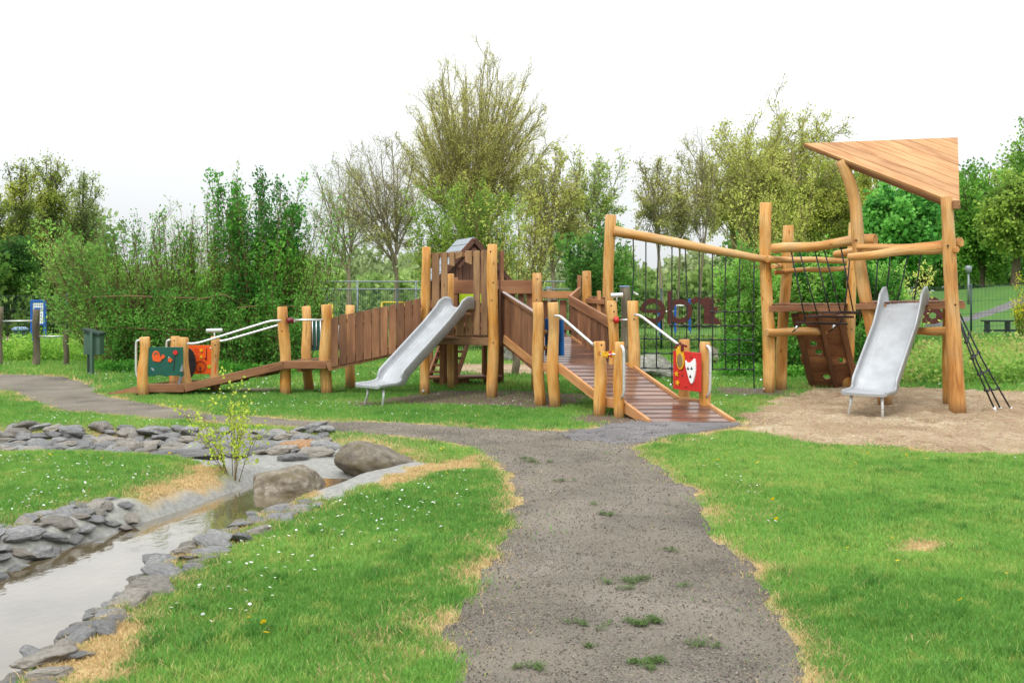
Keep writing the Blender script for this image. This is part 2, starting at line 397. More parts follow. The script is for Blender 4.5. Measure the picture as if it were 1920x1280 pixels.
def sand_sd(x, y): return poly_sd(x, y, SAND)+.45*(fbm(x*1.5, y*1.5, 37)-.5)+.22*(fbm(x*6, y*6, 39)-.5)
def bsand_sd(x, y): return poly_sd(x, y, BSAND)+.4*(fbm(x*1.5, y*1.5, 41)-.5)
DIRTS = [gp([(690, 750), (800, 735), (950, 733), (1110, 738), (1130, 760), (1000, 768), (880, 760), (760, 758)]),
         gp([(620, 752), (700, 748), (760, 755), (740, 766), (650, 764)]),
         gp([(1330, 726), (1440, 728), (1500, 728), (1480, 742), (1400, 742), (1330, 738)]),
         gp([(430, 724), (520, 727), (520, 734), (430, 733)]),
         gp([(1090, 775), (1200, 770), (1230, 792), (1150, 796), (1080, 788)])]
DRYS = [gp([(250, 925), (330, 900), (380, 868), (450, 895), (475, 925), (400, 950), (280, 965)]), gp([(690, 900), (760, 872), (850, 868), (905, 850), (900, 880), (800, 890), (720, 925)]),
        gp([(1685, 1022), (1750, 1016), (1745, 1032), (1690, 1034)]), gp([(100, 1240), (180, 1150), (260, 1150), (230, 1280), (80, 1300)])]
FOOT_SHADE = [(G(a, b).x, G(a, b).y) for a, b in [(270, 740), (347, 736), (536, 738), (613, 737), (580, 731), (656, 728), (1125, 779), (1161, 784), (1013, 760), (1041, 762), (1187, 764), (1322, 783), (1441, 735), (1464, 731), (171, 704)]]  # post feet that get contact shade painted on the ground in soil colour
def layers(x, y):
    d, hw, bed, tt = chan(x, y)
    n1 = fbm(x*1.3, y*1.3, 51); n2 = fbm(x*5, y*5, 53)
    psd = np.minimum(np.minimum(path_sd(x, y), sand_sd(x, y)), np.minimum(grav_sd(x, y), bsand_sd(x, y)))
    wdt = .04+.30*n1**2.2
    dry = np.exp(-np.clip(psd, 0, 9)/wdt)*np.clip(2.6*(fbm(x*3.1, y*3.1, 91)-.30), 0, 1)*(.3+1.3*n2)
    e = d-hw-.42
    dry = np.maximum(dry, np.exp(-np.abs(e)/.16)*(.15+1.5*(n2-.15)))
    for q in DRYS: dry = np.maximum(dry, sstep((.12-(poly_sd(x, y, q)+.3*(n2-.5)))/.25))
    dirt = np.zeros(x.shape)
    for fx, fy in FOOT_SHADE: dirt = np.maximum(dirt, (1-sstep((np.hypot(x-fx, y-fy)+.16*(n2-.5)-.10)/.14))*.95)  # bare soil-coloured ring at each foot, painted in as contact shade
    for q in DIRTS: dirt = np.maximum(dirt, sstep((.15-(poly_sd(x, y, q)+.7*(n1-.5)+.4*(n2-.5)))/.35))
    mud = 1-sstep((d-hw-.16-.15*(n2-.5))/.14)
    slab = poly_sd(x, y, gp([(560, 845), (640, 836), (800, 870), (700, 905), (650, 935), (590, 940), (560, 925), (430, 885), (330, 852)]))
    mud = np.maximum(mud, 1-sstep((slab+.38*(n2-.42)+.25*(n1-.5))/.12))
    lm = poly_sd(x, y, gp([(600, 1300), (230, 1000), (270, 955), (380, 925), (470, 915), (560, 930)]))
    mud = np.where((y <= 7.9) & (d < hw+.62) & (x < np.interp(y, CH[:5, 1], CH[:5, 0])), np.maximum(mud, .9*(1-sstep((d-hw-.46-.12*(n2-.5))/.08))), mud)
    mud = np.where((y < 9.2) & (y > 7.9) & (d < hw+.36) & (x < np.interp(y, CH[:5, 1], CH[:5, 0])), np.maximum(mud, 1-sstep((d-hw-.20-.12*(n2-.5))/.06)), mud)
    return psd, np.clip(dry, 0, 1), dirt, mud, d-hw, tt

def grid_axes(fine0, fine1, step, lo, hi, g=1.09):
    a = list(np.arange(fine0, fine1+step/2, step)); s = step
    while a[-1] < hi: s = min(s*g, 60); a.append(a[-1]+s)
    s = step; b = [a[0]]
    while b[-1] > lo: s = min(s*g, 60); b.append(b[-1]-s)
    return np.array(b[::-1][:-1]+a)
xs = grid_axes(-8, 9, .065, -600, 600); ys = grid_axes(2.0, 19, .065, -25, 900)
gx, gy = np.meshgrid(xs, ys); sx, sy = gx.ravel(), gy.ravel()
nearm = (np.abs(sx) < 40) & (sy < 60)
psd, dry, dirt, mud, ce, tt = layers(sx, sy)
gz = terrain(sx, sy) - .035*sstep((-psd-.12)/.1)
nx, ny = len(xs), len(ys)
idx = np.arange(nx*ny).reshape(ny, nx)
qd = np.stack([idx[:-1, :-1].ravel(), idx[:-1, 1:].ravel(), idx[1:, 1:].ravel(), idx[1:, :-1].ravel()], 1)
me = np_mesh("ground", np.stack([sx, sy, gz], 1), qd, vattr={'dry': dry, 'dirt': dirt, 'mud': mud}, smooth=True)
m, t, b = newmat('ground_soil_and_turf')
oc = N(t, 'ShaderNodeTexCoord').outputs['Object']
n1 = noise(t, oc, 1.2, 6); n2 = noise(t, oc, 22, 6, .7); n3 = noise(t, oc, 90, 3, .7)
c = ramp(t, n2, [(.3, s2l((58, 92, 34))), (.5, s2l((82, 128, 42))), (.7, s2l((112, 152, 58)))])
c = mixc(t, ramp(t, n1, [(.35, (0, 0, 0)), (.7, (.5, .5, .5))]), c, s2l((96, 150, 44)))
straw = ramp(t, n3, [(.3, s2l((160, 128, 84))), (.5, s2l((200, 170, 118))), (.7, s2l((222, 196, 148)))])
c = mixc(t, attr(t, 'dry').outputs['Fac'], c, straw)
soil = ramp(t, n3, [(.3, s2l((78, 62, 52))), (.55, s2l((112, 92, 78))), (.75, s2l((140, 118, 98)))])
c = mixc(t, attr(t, 'dirt').outputs['Fac'], c, soil)  # bare soil patches, plus the contact shade painted round post feet
mudc = ramp(t, n2, [(.3, s2l((120, 118, 112))), (.5, s2l((152, 150, 144))), (.7, s2l((176, 174, 168)))])
c = mixc(t, attr(t, 'mud').outputs['Fac'], c, mudc)
t.links.new(c, b.inputs['Base Color'])
rr = mixc(t, attr(t, 'mud').outputs['Fac'], (.95, .95, .95), ramp(t, noise(t, oc, 5, 5), [(.35, (.28,)*3), (.65, (.6,)*3)])); t.links.new(rr, b.inputs['Roughness'])
bump(t, math_(t, 'ADD', n2, n3), b, .5, .012)
M['ground'] = m
tag(link_mesh("ground", me, m), kind="structure")

def region(name, sdf, x0, x1, y0, y1, step, zoff, mat, bumpf=None):
    ax = np.arange(x0, x1, step); ay = np.arange(y0, y1, step); X_, Y_ = np.meshgrid(ax, ay); x = X_.ravel().copy(); y = Y_.ravel().copy()
    s_ = sdf(x, y); n_ = len(ax); k = np.arange(len(x)).reshape(len(ay), n_)
    q = np.stack([k[:-1, :-1].ravel(), k[:-1, 1:].ravel(), k[1:, 1:].ravel(), k[1:, :-1].ravel()], 1)
    q = q[(s_[q] < 0).sum(1) >= 1]
    used = np.unique(q); xo, yo = x[used], y[used]; so = s_[used]
    for _ in range(3):
        o = so > 0
        if not o.any(): break
        e = .01
        gx_ = (sdf(xo[o]+e, yo[o])-sdf(xo[o]-e, yo[o]))/(2*e); gy_ = (sdf(xo[o], yo[o]+e)-sdf(xo[o], yo[o]-e))/(2*e)
        g2 = np.maximum(gx_**2+gy_**2, .3); st = np.minimum(so[o]/g2, step*.8)
        xo[o] -= st*gx_; yo[o] -= st*gy_; so = sdf(xo, yo)
    remap = np.zeros(len(x), int); remap[used] = np.arange(len(used))
    z = terrain(xo, yo)+zoff+(bumpf(xo, yo) if bumpf is not None else 0)*sstep((-so)/.15)-(zoff+.016)*(1-sstep((-so)/.03))
    me = np_mesh(name, np.stack([xo, yo, z], 1), remap[q], smooth=True)
    return tag(link_mesh(name, me, mat), kind="structure")

def granular(name, stops, fine, dist, rough=.9, tint=None):
    m, t, b = newmat(name)
    oc = N(t, 'ShaderNodeTexCoord').outputs['Object']
    v = t.nodes.new('ShaderNodeTexVoronoi'); v.inputs['Scale'].default_value = fine; t.links.new(oc, v.inputs['Vector'])
    n = noise(t, oc, fine*.8, 6, .75); n0 = noise(t, oc, 1.1, 5, .6)
    mixv = math_(t, 'ADD', math_(t, 'MULTIPLY', n, .62), math_(t, 'MULTIPLY', n0, .38))
    c = ramp(t, mixv, stops)
    hv = N(t, 'ShaderNodeHueSaturation', Saturation=.35); t.links.new(v.outputs['Color'], hv.inputs['Color'])
    c = mixc(t, .30, c, hv.outputs[0], 'OVERLAY')
    if tint: c = mixc(t, ramp(t, noise(t, oc, .9, 6, .7), [(.42, (0, 0, 0)), (.66, (.8, .8, .8))]), c, tint)
    if name == 'sand': c = mixc(t, ramp(t, noise(t, mapping(t, oc, (1, 1.6, 1)), 5.5, 5, .7), [(.55, (0, 0, 0)), (.66, (.75, .75, .75))]), c, s2l((134, 104, 78)))
    t.links.new(c, b.inputs['Base Color']); b.inputs['Roughness'].default_value = rough; b.inputs['Specular IOR Level'].default_value = .2
    bump(t, math_(t, 'ADD', n, v.outputs['Distance']), b, .7, dist)
    if name == 'sand':
        hn = noise(t, oc, 7, 5, .65); bump(t, math_(t, 'ADD', math_(t, 'MULTIPLY', hn, 6.0), n), b, 1.0, .012)
    return m
M['path'] = granular('path_grit', [(.40, s2l((62, 57, 51))), (.47, s2l((112, 105, 95))), (.55, s2l((138, 129, 117))), (.65, s2l((170, 160, 147)))], 120, .008, tint=s2l((138, 128, 114)))
M['gravel'] = granular('dark_gravel', [(.36, s2l((84, 82, 82))), (.48, s2l((124, 120, 120))), (.6, s2l((150, 146, 145))), (.7, s2l((172, 170, 168)))], 95, .012)
M['sand'] = granular('sand', [(.38, s2l((108, 86, 64))), (.45, s2l((158, 136, 106))), (.55, s2l((190, 170, 140))), (.66, s2l((212, 196, 168)))], 45, .014, tint=s2l((166, 138, 108)))
region("path", path_sd, -26, 4.5, 2.0, 23, .07, .008, M['path'], lambda x, y: .012*(fbm(x*4, y*4, 61)-.5))
region("gravel_patch", grav_sd, .3, 3.4, 10, 13.4, .06, .014, M['gravel'], lambda x, y: .02*(fbm(x*5, y*5, 63)-.5))
region("sandpit", sand_sd, 2.4, 16, 9, 18.5, .05, .002, M['sand'], lambda x, y: .03*(fbm(x*1.8, y*1.8, 65)-.5)+.07*(fbm(x*4.5, y*4.5, 66)-.5)+.055*(vnoise(x*9, y*9, 68)-.5))
region("sand_area", bsand_sd, -2.5, 3, 19, 25, .1, .012, M['sand'])
# pale sports field behind the fence on the left
def field_sd(x, y): return poly_sd(x, y, [(-40, 34), (-17.0, 34), (-19, 46), (-26, 60), (-60, 60), (-60, 40)])+.8*(fbm(x*.4, y*.4, 71)-.5)
region("sports_field", field_sd, -62, -14, 32, 62, .5, .015, M['sand'])
def fpath_sd(x, y): return poly_sd(x, y, [(17.5, 41.5), (24, 44.5), (46, 46.4), (46, 47.4), (24, 45.6), (17.5, 43)])
region("footpath", fpath_sd, 17, 47, 41, 49, .4, .03, M['gravel'])

# water
wx = []; 
for i in range(6):
    a = CH[i]; wx.append(a)
def water():
    pts = []; pl = CH[:6, :2]
    # widened ribbon along the channel
    for sgn in (1, -1):
        row = []
        for i in range(len(pl)):
            tdir = pl[min(i+1, len(pl)-1)]-pl[max(i-1, 0)]; tdir = tdir/np.hypot(*tdir); nn = np.array([tdir[1], -tdir[0]])
            row.append(pl[i]+nn*sgn*.62)
        pts.append(row)
    v = []; f = []
    for i in range(len(pl)):
        for j in range(9):
            t_ = j/8; p = pts[1][i]*(1-t_)+pts[0][i]*t_; v.append((p[0], p[1], -.15))
    for i in range(len(pl)-1):
        for j in range(8): k = i*9+j; f.append((k, k+1, k+10, k+9))
    me = bpy.data.meshes.new("stream_water"); me.from_pydata(v, [], f)
    m, t, b = newmat('murky_water'); oc = N(t, 'ShaderNodeTexCoord').outputs['Object']
    b.inputs['Base Color'].default_value = (*s2l((150, 138, 116)), 1); b.inputs['Roughness'].default_value = .035
    b.inputs['IOR'].default_value = 1.36; b.inputs['Specular IOR Level'].default_value = .75
    n = noise(t, mapping(t, oc, (1, .6, 1)), 9, 4, .6); bump(t, n, b, .10, .03); b.inputs['Coat Weight'].default_value = 1; b.inputs['Coat Roughness'].default_value = .02; b.inputs['Coat IOR'].default_value = 1.45; t.links.new(b.inputs['Normal'].links[0].from_socket, b.inputs['Coat Normal'])
    t.links.new(ramp(t, noise(t, oc, 1.2, 4), [(.35, s2l((92, 80, 56))), (.65, s2l((128, 115, 90)))]), b.inputs['Base Color'])
    o = link_mesh("stream_water", me, m); tag(o, kind="structure")
water()

# ------------------------------------------------------------------ grass
def inview(x, y, mg=.6): return (np.abs(x) < y*.56+mg)
def grass_zone(name, y0, y1, dens, h0, h1, wd, detailed, seed, label_):
    r = np.random.default_rng(seed); W = y1*.56+1.7
    n = int(dens*(2*W)*(y1-y0)); x = r.uniform(-W, W, n); y = r.uniform(y0, y1, n)
    k = inview(x, y, 1.7); x, y = x[k], y[k]
    psd, dry, dirt, mud, ce, tt = layers(x, y)
    edge = sstep((psd+.04)/.14)
    keep = (psd > -.10+.12*r.random(len(x))) & (mud < .35) & (r.random(len(x)) > dirt*.96) & (r.random(len(x)) < .45+.55*edge) & (r.random(len(x)) > dry*.12)
    keep |= (psd > -.45) & (psd < 0) & (r.random(len(x)) < .10*np.exp(psd/.2)*(fbm(x*4, y*4, 93) > .5)) & (mud < .3)
    keep &= (ce > np.where(dry > .5, .20, .30)+.1*r.random(len(x)))
    x, y, psd, dry, dirt, ce = [a[keep] for a in (x, y, psd, dry, dirt, ce)]; n = len(x)
    z = terrain(x, y)-.004
    cl = fbm(x*.8, y*.8, 81); c2 = fbm(x*4.5, y*4.5, 83); c3 = vnoise(x*14, y*14, 85)
    h = (h0+(h1-h0)*r.random(n))*(.55+.6*c2+.35*c3)*(1-.45*dry)
    tall = (c2 > .66); h = h*np.where(tall, 1.2, 1)
    isdry = r.random(n) < np.clip(dry*1.15, 0, .97)
    g1 = np.array(s2l((100, 150, 64))); g2 = np.array(s2l((136, 182, 84))); g3 = np.array(s2l((66, 124, 52))); gy_ = np.array(s2l((182, 188, 104)))
    a_ = np.clip(cl*1.6-.3+.35*(r.random(n)-.5), 0, 1)[:, None]
    colr = g1*(1-a_)+g2*a_
    dk = np.clip((c2-.52)*1.6+(c3-.6)*1.6, 0, .8)[:, None]*(r.random(n) < .7)[:, None]; colr = colr*(1-dk)+g3*dk
    yl = (r.random(n) < .05+.22*(cl > .6)+.5*(vnoise(x*9, y*9, 87) > .78))[:, None]*.7; colr = colr*(1-yl)+gy_*yl
    st = np.array(s2l((208, 182, 132)))*(.7+.5*r.random(n))[:, None]
    colr = np.where(isdry[:, None], st, colr)*(.82+.36*r.random(n))[:, None]
    az_ = r.uniform(0, 2*np.pi, n); ca, sa = np.cos(az_), np.sin(az_)
    lean = r.uniform(.1, .9, n)*h*np.where(isdry, 1.6, 1); la = r.uniform(0, 2*np.pi, n); lx, ly = np.cos(la)*lean, np.sin(la)*lean
    ww = wd*(.6+.8*r.random(n)); col4 = np.concatenate([colr, np.ones((n, 1))], 1)
    b0 = np.stack([x-ca*ww/2, y-sa*ww/2, z], 1); b1 = np.stack([x+ca*ww/2, y+sa*ww/2, z], 1)
    tip = np.stack([x+lx, y+ly, z+h], 1)
    if detailed:
        mx_, my_ = x+lx*.32, y+ly*.32; mz_ = z+h*.6
        m0 = np.stack([mx_-ca*ww*.42, my_-sa*ww*.42, mz_], 1); m1 = np.stack([mx_+ca*ww*.42, my_+sa*ww*.42, mz_], 1)
        v = np.stack([b0, b1, m1, m0, tip], 1).reshape(-1, 3); o = np.arange(n)*5
        q = np.stack([o, o+1, o+2, o+3], 1); tr = np.stack([o+3, o+2, o+4], 1)
        me = np_mesh(name, v, q, tr, fattr={'col': np.concatenate([col4, col4])})
    else:
        v = np.stack([b0, b1, tip], 1).reshape(-1, 3); o = np.arange(n)*3
        me = np_mesh(name, v, None, np.stack([o, o+1, o+2], 1), fattr={'col': col4})
    o = link_mesh(name, me, M['blade']); return tag(o, label_, "grass", kind="stuff")
grass_zone("grass", 2.6, 6.2, 16000, .022, .045, .004, True, 101, "short green lawn grass nearest the camera beside the path")
grass_zone("grass", 6.2, 10.5, 9500, .022, .047, .005, True, 102, "short green lawn grass along the stream and path")
grass_zone("grass", 10.5, 17, 3800, .026, .052, .009, False, 103, "short green lawn grass in front of and under the play structures")
grass_zone("grass", 17, 34, 700, .04, .09, .02, False, 104, "rougher green grass behind the play structures up to the fence")

# daisies and dandelions
def flowers(name, n, y0, y1, colr, r0, r1, seed, label_, petals=True, spots=None, hmul=1):
    r = np.random.default_rng(seed); W = y1*.55
    x = r.uniform(-W, W, n*6); y = r.uniform(y0, y1, n*6)
    psd, dry, dirt, mud, ce, tt = layers(x, y)
    k = inview(x, y, 0) & (psd > .35) & (ce > .65) & (dry < .3) & (fbm(x*.7, y*.7, seed) > .52); x, y = x[k][:n], y[k][:n]
    n = len(x); z = terrain(x, y)+(.035+.03*r.random(n))*hmul; rad = r.uniform(r0, r1, n); S = 8
    tx, ty = r.normal(0, .35, n), r.normal(-.25, .3, n)
    vs = [np.stack([x, y, z+rad*.25], 1)]
    for k_ in range(S):
        a = 2*np.pi*k_/S; rr_ = rad*(1 if k_ % 2 == 0 else .8); dx, dy = np.cos(a)*rr_, np.sin(a)*rr_
        vs.append(np.stack([x+dx, y+dy, z-(tx*dx+ty*dy)*-1], 1))
    vs.append(np.stack([x-.0012, y, z-.05], 1)); vs.append(np.stack([x+.0012, y, z-.05], 1))
    v = np.stack(vs, 1).reshape(-1, 3); NV = S+3; o = np.arange(n)*NV; tr = []; cc = []
    c1 = np.tile(np.array([*colr, 1.]), (n, 1)); cy = np.tile(np.array([*s2l((235, 190, 40)), 1.]), (n, 1)); cg = np.tile(np.array([*s2l((70, 130, 40)), 1.]), (n, 1))
    for k_ in range(S): tr.append(np.stack([o, o+1+k_, o+1+(k_+1) % S], 1)); cc.append(c1)
    tr.append(np.stack([o, o+S+1, o+S+2], 1)); cc.append(cg)
    me = np_mesh(name, v, None, np.concatenate(tr), fattr={'col': np.concatenate(cc)})
    tag(link_mesh(name, me, M['blade']), label_, name.rstrip('s') if name != 'daisies' else 'daisies', kind="stuff")
flowers("daisies", 1100, 3.5, 15, (.75, .74, .72), .008, .013, 201, "tiny white daisies scattered through the lawn")
flowers("daisies", 500, 15, 28, (.75, .74, .72), .015, .028, 203, "white daisies in drifts on the far lawn")
flowers("dandelions", 30, 4.5, 11, s2l((245, 200, 20)), .013, .019, 202, "small yellow dandelions in the lawn near the stream")

# loose grit on the path
def grit(name, sdf, y0, y1, n, s0, s1, x0, x1, cols, seed, label_):
    r = np.random.default_rng(seed); x = r.uniform(x0, x1, n); y = r.uniform(y0, y1, n)
    k = (sdf(x, y) < -.01) & inview(x, y, .4); x, y = x[k], y[k]; n = len(x)
    s = (s0+(s1-s0)*r.random(n)**4)[:, None]; z = terrain(x, y)+.012
    base = np.array([(1, 0, 0), (0, 1, 0), (-1, 0, 0), (0, -1, 0), (0, 0, .7), (0, 0, -.7)], float)
    az_ = r.uniform(0, 6.28, n); ca, sa = np.cos(az_), np.sin(az_)
    v = np.empty((n, 6, 3))
    for i in range(6):
        b_ = base[i]*r.uniform(.6, 1.3, (n, 1)); px_ = b_[:, 0]*ca-b_[:, 1]*sa*.8; py_ = b_[:, 0]*sa+b_[:, 1]*ca*.8
        v[:, i, 0] = x+px_*s[:, 0]; v[:, i, 1] = y+py_*s[:, 0]; v[:, i, 2] = z+b_[:, 2]*s[:, 0]*.8
    fc = np.array([(0, 1, 4), (1, 2, 4), (2, 3, 4), (3, 0, 4), (1, 0, 5), (2, 1, 5), (3, 2, 5), (0, 3, 5)])
    tr = (np.arange(n)[:, None, None]*6+fc[None]).reshape(-1, 3)
    cs = np.array([s2l(c) for c in cols]); cc = cs[r.integers(0, len(cs), n)]*(.7+.5*r.random((n, 1)))
    cc = np.repeat(np.concatenate([cc, np.ones((n, 1))], 1), 8, 0)
    me = np_mesh(name, v.reshape(-1, 3), None, tr, fattr={'col': cc})
    tag(link_mesh(name, me, M['gritm']), label_, "gravel", kind="stuff")
M['gritm'] = colmat('grit_stone', rough=.85, trans=0)
gc_ = [(112, 102, 92), (130, 118, 104), (92, 84, 75), (148, 136, 120), (118, 104, 88), (116, 110, 104), (90, 82, 74), (138, 130, 120), (158, 150, 140), (82, 76, 70)]
grit("gravel", path_sd, 2.8, 6.5, 120000, .0012, .0075, -2, 3.2, gc_, 301, "loose brown grit on the near stretch of path")
grit("gravel", path_sd, 6.5, 12.5, 90000, .002, .009, -4, 3.2, gc_, 302, "loose brown grit on the path past the stream")
grit("gravel", grav_sd, 10, 13.3, 14000, .004, .014, .3, 3.4, [(90, 90, 96), (120, 120, 126), (70, 70, 74), (150, 150, 154), (105, 100, 98)], 303, "dark grey gravel at the foot of the ramp")

# cut grass clippings lying on the path
def clippings():
    r = np.random.default_rng(77); P0 = []
    for px, py, sx_, n in [(1190, 1098, .16, 420), (1210, 1178, .10, 420), (1225, 1255, .11, 320), (1135, 970, .07, 160), (1000, 868, .13, 260), (1060, 905, .08, 120), (1085, 1182, .09, 130), (1002, 1265, .07, 130),
                           (1330, 1215, .10, 120), (1255, 1035, .06, 90), (1110, 950, .08, 60), (985, 862, .08, 120), (1105, 1225, .03, 60)]:
        g = G(px, py); nc = 7; cx_ = r.normal(g.x, sx_*.6, nc); cy_ = r.normal(g.y, sx_*.35, nc); kk = r.integers(0, nc, n); P0.append(np.stack([r.normal(cx_[kk], sx_*.16), r.normal(cy_[kk], sx_*.12)], 1))
    p = np.concatenate(P0); n = len(p); x, y = p[:, 0], p[:, 1]; z = terrain(x, y)+.016+.010*r.random(n)
    a = r.uniform(0, 6.28, n); L = r.uniform(.008, .022, n); wd = .0025
    dx, dy = np.cos(a)*L, np.sin(a)*L; nx_, ny_ = -np.sin(a)*wd, np.cos(a)*wd
    v = np.stack([np.stack([x-dx+nx_, y-dy+ny_, z], 1), np.stack([x-dx-nx_, y-dy-ny_, z], 1), np.stack([x+dx, y+dy, z+r.uniform(-.004, .02, n)], 1)], 1).reshape(-1, 3)
    o = np.arange(n)*3; c = np.array(s2l((96, 124, 60)))*(.5+.7*r.random((n, 1)))
    me = np_mesh("grass_clippings", v, None, np.stack([o, o+1, o+2], 1), fattr={'col': np.concatenate([c, np.ones((n, 1))], 1)})
    tag(link_mesh("grass_clippings", me, M['blade']), "small mats of cut green grass lying on the grit path", "grass clippings", kind="stuff")
clippings()

# ------------------------------------------------------------------ stones
import bmesh
def stonemat(name, c1, c2, c3, rough=.5, moss=None, sc_=5):
    m, t, b = newmat(name); tcn = N(t, 'ShaderNodeTexCoord'); oi = N(t, 'ShaderNodeObjectInfo')
    v = t.nodes.new('ShaderNodeVectorMath'); v.operation = 'ADD'; t.links.new(tcn.outputs['Object'], v.inputs[0]); t.links.new(oi.outputs['Location'], v.inputs[1])
    oc = v.outputs[0]; n = noise(t, oc, sc_, 7, .68); n2 = noise(t, oc, sc_*9, 5, .7)
    c = ramp(t, n, [(.32, c1), (.5, c2), (.68, c3)])
    c = mixc(t, .55, c, ramp(t, n2, [(.3, (.5, .5, .5)), (.7, (1.1, 1.1, 1.1))]), 'MULTIPLY')
    hv = N(t, 'ShaderNodeHueSaturation'); t.links.new(c, hv.inputs['Color']); t.links.new(math_(t, 'MULTIPLY_ADD', oi.outputs['Random'], .7, .7), hv.inputs['Value']); c = hv.outputs[0]
    if moss: c = mixc(t, ramp(t, noise(t, oc, 2.2, 5, .7), [(.46, (0, 0, 0)), (.62, (.75, .75, .75))]), c, moss)
    t.links.new(c, b.inputs['Base Color'])
    t.links.new(ramp(t, n, [(.3, (rough-.12,)*3), (.7, (rough+.2,)*3)]), b.inputs['Roughness'])
    bump(t, math_(t, 'ADD', n, math_(t, 'MULTIPLY', n2, .4)), b, .6, .03); return m
M['stone'] = stonemat('wet_grey_stone', s2l((92, 91, 90)), s2l((130, 129, 128)), s2l((164, 162, 156)), .34)
M['stone2'] = stonemat('brownish_grey_stone', s2l((100, 90, 76)), s2l((138, 130, 118)), s2l((168, 162, 152)), .5)
M['stone3'] = stonemat('orange_brown_stone', s2l((110, 78, 48)), s2l((172, 124, 78)), s2l((205, 178, 140)), .6, sc_=9)
M['boulder'] = stonemat('boulder_stone', s2l((84, 72, 58)), s2l((140, 127, 108)), s2l((190, 180, 164)), .6, moss=s2l((110, 96, 62)), sc_=4)
M['boulder_moss'] = stonemat('mossy_boulder_stone', s2l((96, 94, 84)), s2l((136, 134, 124)), s2l((170, 168, 160)), .7, moss=s2l((92, 104, 62)), sc_=3)
def rock_mesh(name, seed, sub=3, rough=.25, facets=7, flat=1.0, fine=0):
    rr = random.Random(seed); bm = bmesh.new(); bmesh.ops.create_icosphere(bm, subdivisions=sub, radius=1)
    pl = []
    for _ in range(facets):
        n = Vector((rr.gauss(0, 1), rr.gauss(0, 1), rr.gauss(0, .9))).normalized(); pl.append((n, rr.uniform(.6, .92)))
    from mathutils import noise as mn
    off = Vector((seed*3.1, seed*1.7, 0))
    for v in bm.verts:
        p = v.co.copy()
        for n, d in pl:
            k = p.dot(n)
            if k > d: p -= n*(k-d)*.85
        p *= 1+rough*mn.noise(p*1.3+off)+rough*.35*mn.noise(p*3.5+off)+fine*mn.noise(p*9+off)
        p.z *= flat; v.co = p
    me = bpy.data.meshes.new(name); bm.to_mesh(me); bm.free()
    me.polygons.foreach_set("use_smooth", [True]*len(me.polygons)); return me
SM = []
for i in range(14):
    me = rock_mesh("stone", 20+i, 4, .24, 9, fine=.05); me.materials.append(M['stone'] if i < 10 else M['stone2']); SM.append(me)
def put_stone(x, y, s, label_, group, sx_=1.3, sy_=.85, sz_=.5, rz=None, me=None, sink=.32, tilt=.15, zz=None, name="stone"):
    o = bpy.data.objects.new(name, me or random.choice(SM)); COL.objects.link(o)
    z = float(terrain(np.array([x]), np.array([y]))[0]) if zz is None else zz
    o.scale = (s*sx_, s*sy_, s*sz_); o.rotation_euler = (random.gauss(0, tilt), random.gauss(0, tilt), random.uniform(0, 6.28) if rz is None else rz)
    o.location = (x, y, z+s*sz_*(1-2*sink)*.9)
    return tag(o, label_, "stone" if name == "stone" else "boulder", group)
def placed(pts, s, x, y, k=.8):
    return all((x-a)**2+(y-b)**2 > (k*(s+c))**2 for a, b, c in pts)
# right bank of the water (pixel line of the bank, on the ground)
def line_pts(line, n, jit):
    L = [Vector(G(a, b, zz)) for a, b, zz in line]; out = []
    seg = [(L[i+1]-L[i]).length for i in range(len(L)-1)]; T = sum(seg)
    for k in range(n):
        u = random.random()*T; i = 0
        while u > seg[i]: u -= seg[i]; i += 1
        p = L[i].lerp(L[i+1], u/seg[i]); d = (L[i+1]-L[i]).normalized(); nn = Vector((d.y, -d.x, 0)); q = p+nn*random.uniform(-jit, jit); out.append((q.x, q.y))
    return out
pts = []
for x, y in line_pts([(-80, 1330, -.08), (60, 1230, -.08), (230, 1110, -.08), (330, 1055, -.08), (430, 1012, -.08), (560, 958, -.08)], 2500, .32):
    s = random.uniform(.055, .125)*(.75 if y > 6.8 else 1)
    d, hw, bed, t_ = [float(q[0]) for q in chan(np.array([x]), np.array([y]))]
    if not (hw+.06 < d < hw+.62) or not placed(pts, s, x, y, .68) or len(pts) > 95: continue
    pts.append((x, y, s))
    put_stone(x, y, s, "wet grey stone lining the right-hand bank of the water, below the daisy lawn", "stones along the right bank of the stream", 1.35, .95, .34)
pts2 = []
for x, y in line_pts([(-120, 1105, -.08), (0, 1040, -.08), (100, 1005, -.08), (190, 980, -.08), (262, 965, -.08)], 2500, .38):
    s = random.uniform(.055, .12)
    d, hw, bed, t_ = [float(q[0]) for q in chan(np.array([x]), np.array([y]))]
    if not (hw+.1 < d < hw+.62) or not placed(pts2, s, x, y, .70) or len(pts2) > 75: continue
    pts2.append((x, y, s))
    put_stone(x, y, s, "rounded grey stone heaped on the left-hand bank of the water", "stones on the left bank of the stream", 1.35, .95, .40, sink=.46)
pts3 = []
for x, y in line_pts([(-60, 822, -.06), (150, 826, -.06), (300, 830, -.06), (420, 836, -.08), (520, 838, -.08), (600, 832, -.03)], 2500, .8):
    s = random.uniform(.08, .17)
    d, hw, bed, t_ = [float(q[0]) for q in chan(np.array([x]), np.array([y]))]
    if y > 12.9 or y < 10.75 or d > hw+.95 or d < .05 or not placed(pts3, s, x, y, .66) or len(pts3) > 150: continue
    pts3.append((x, y, s))
    put_stone(x, y, s, "grey stone in the dry upper stream bed beyond the left lawn", "stones in the upper stream bed", 1.3, .95, .48)
ob = rock_mesh("stone", 91, 3, .3, 6, fine=.08); ob.materials.append(M['stone3'])
g = G(566, 826); put_stone(g.x, g.y, .18, "orange-brown pitted stone at the right end of the upper stream bed", None, 1.35, .7, .5, .2, ob, .25, .05)
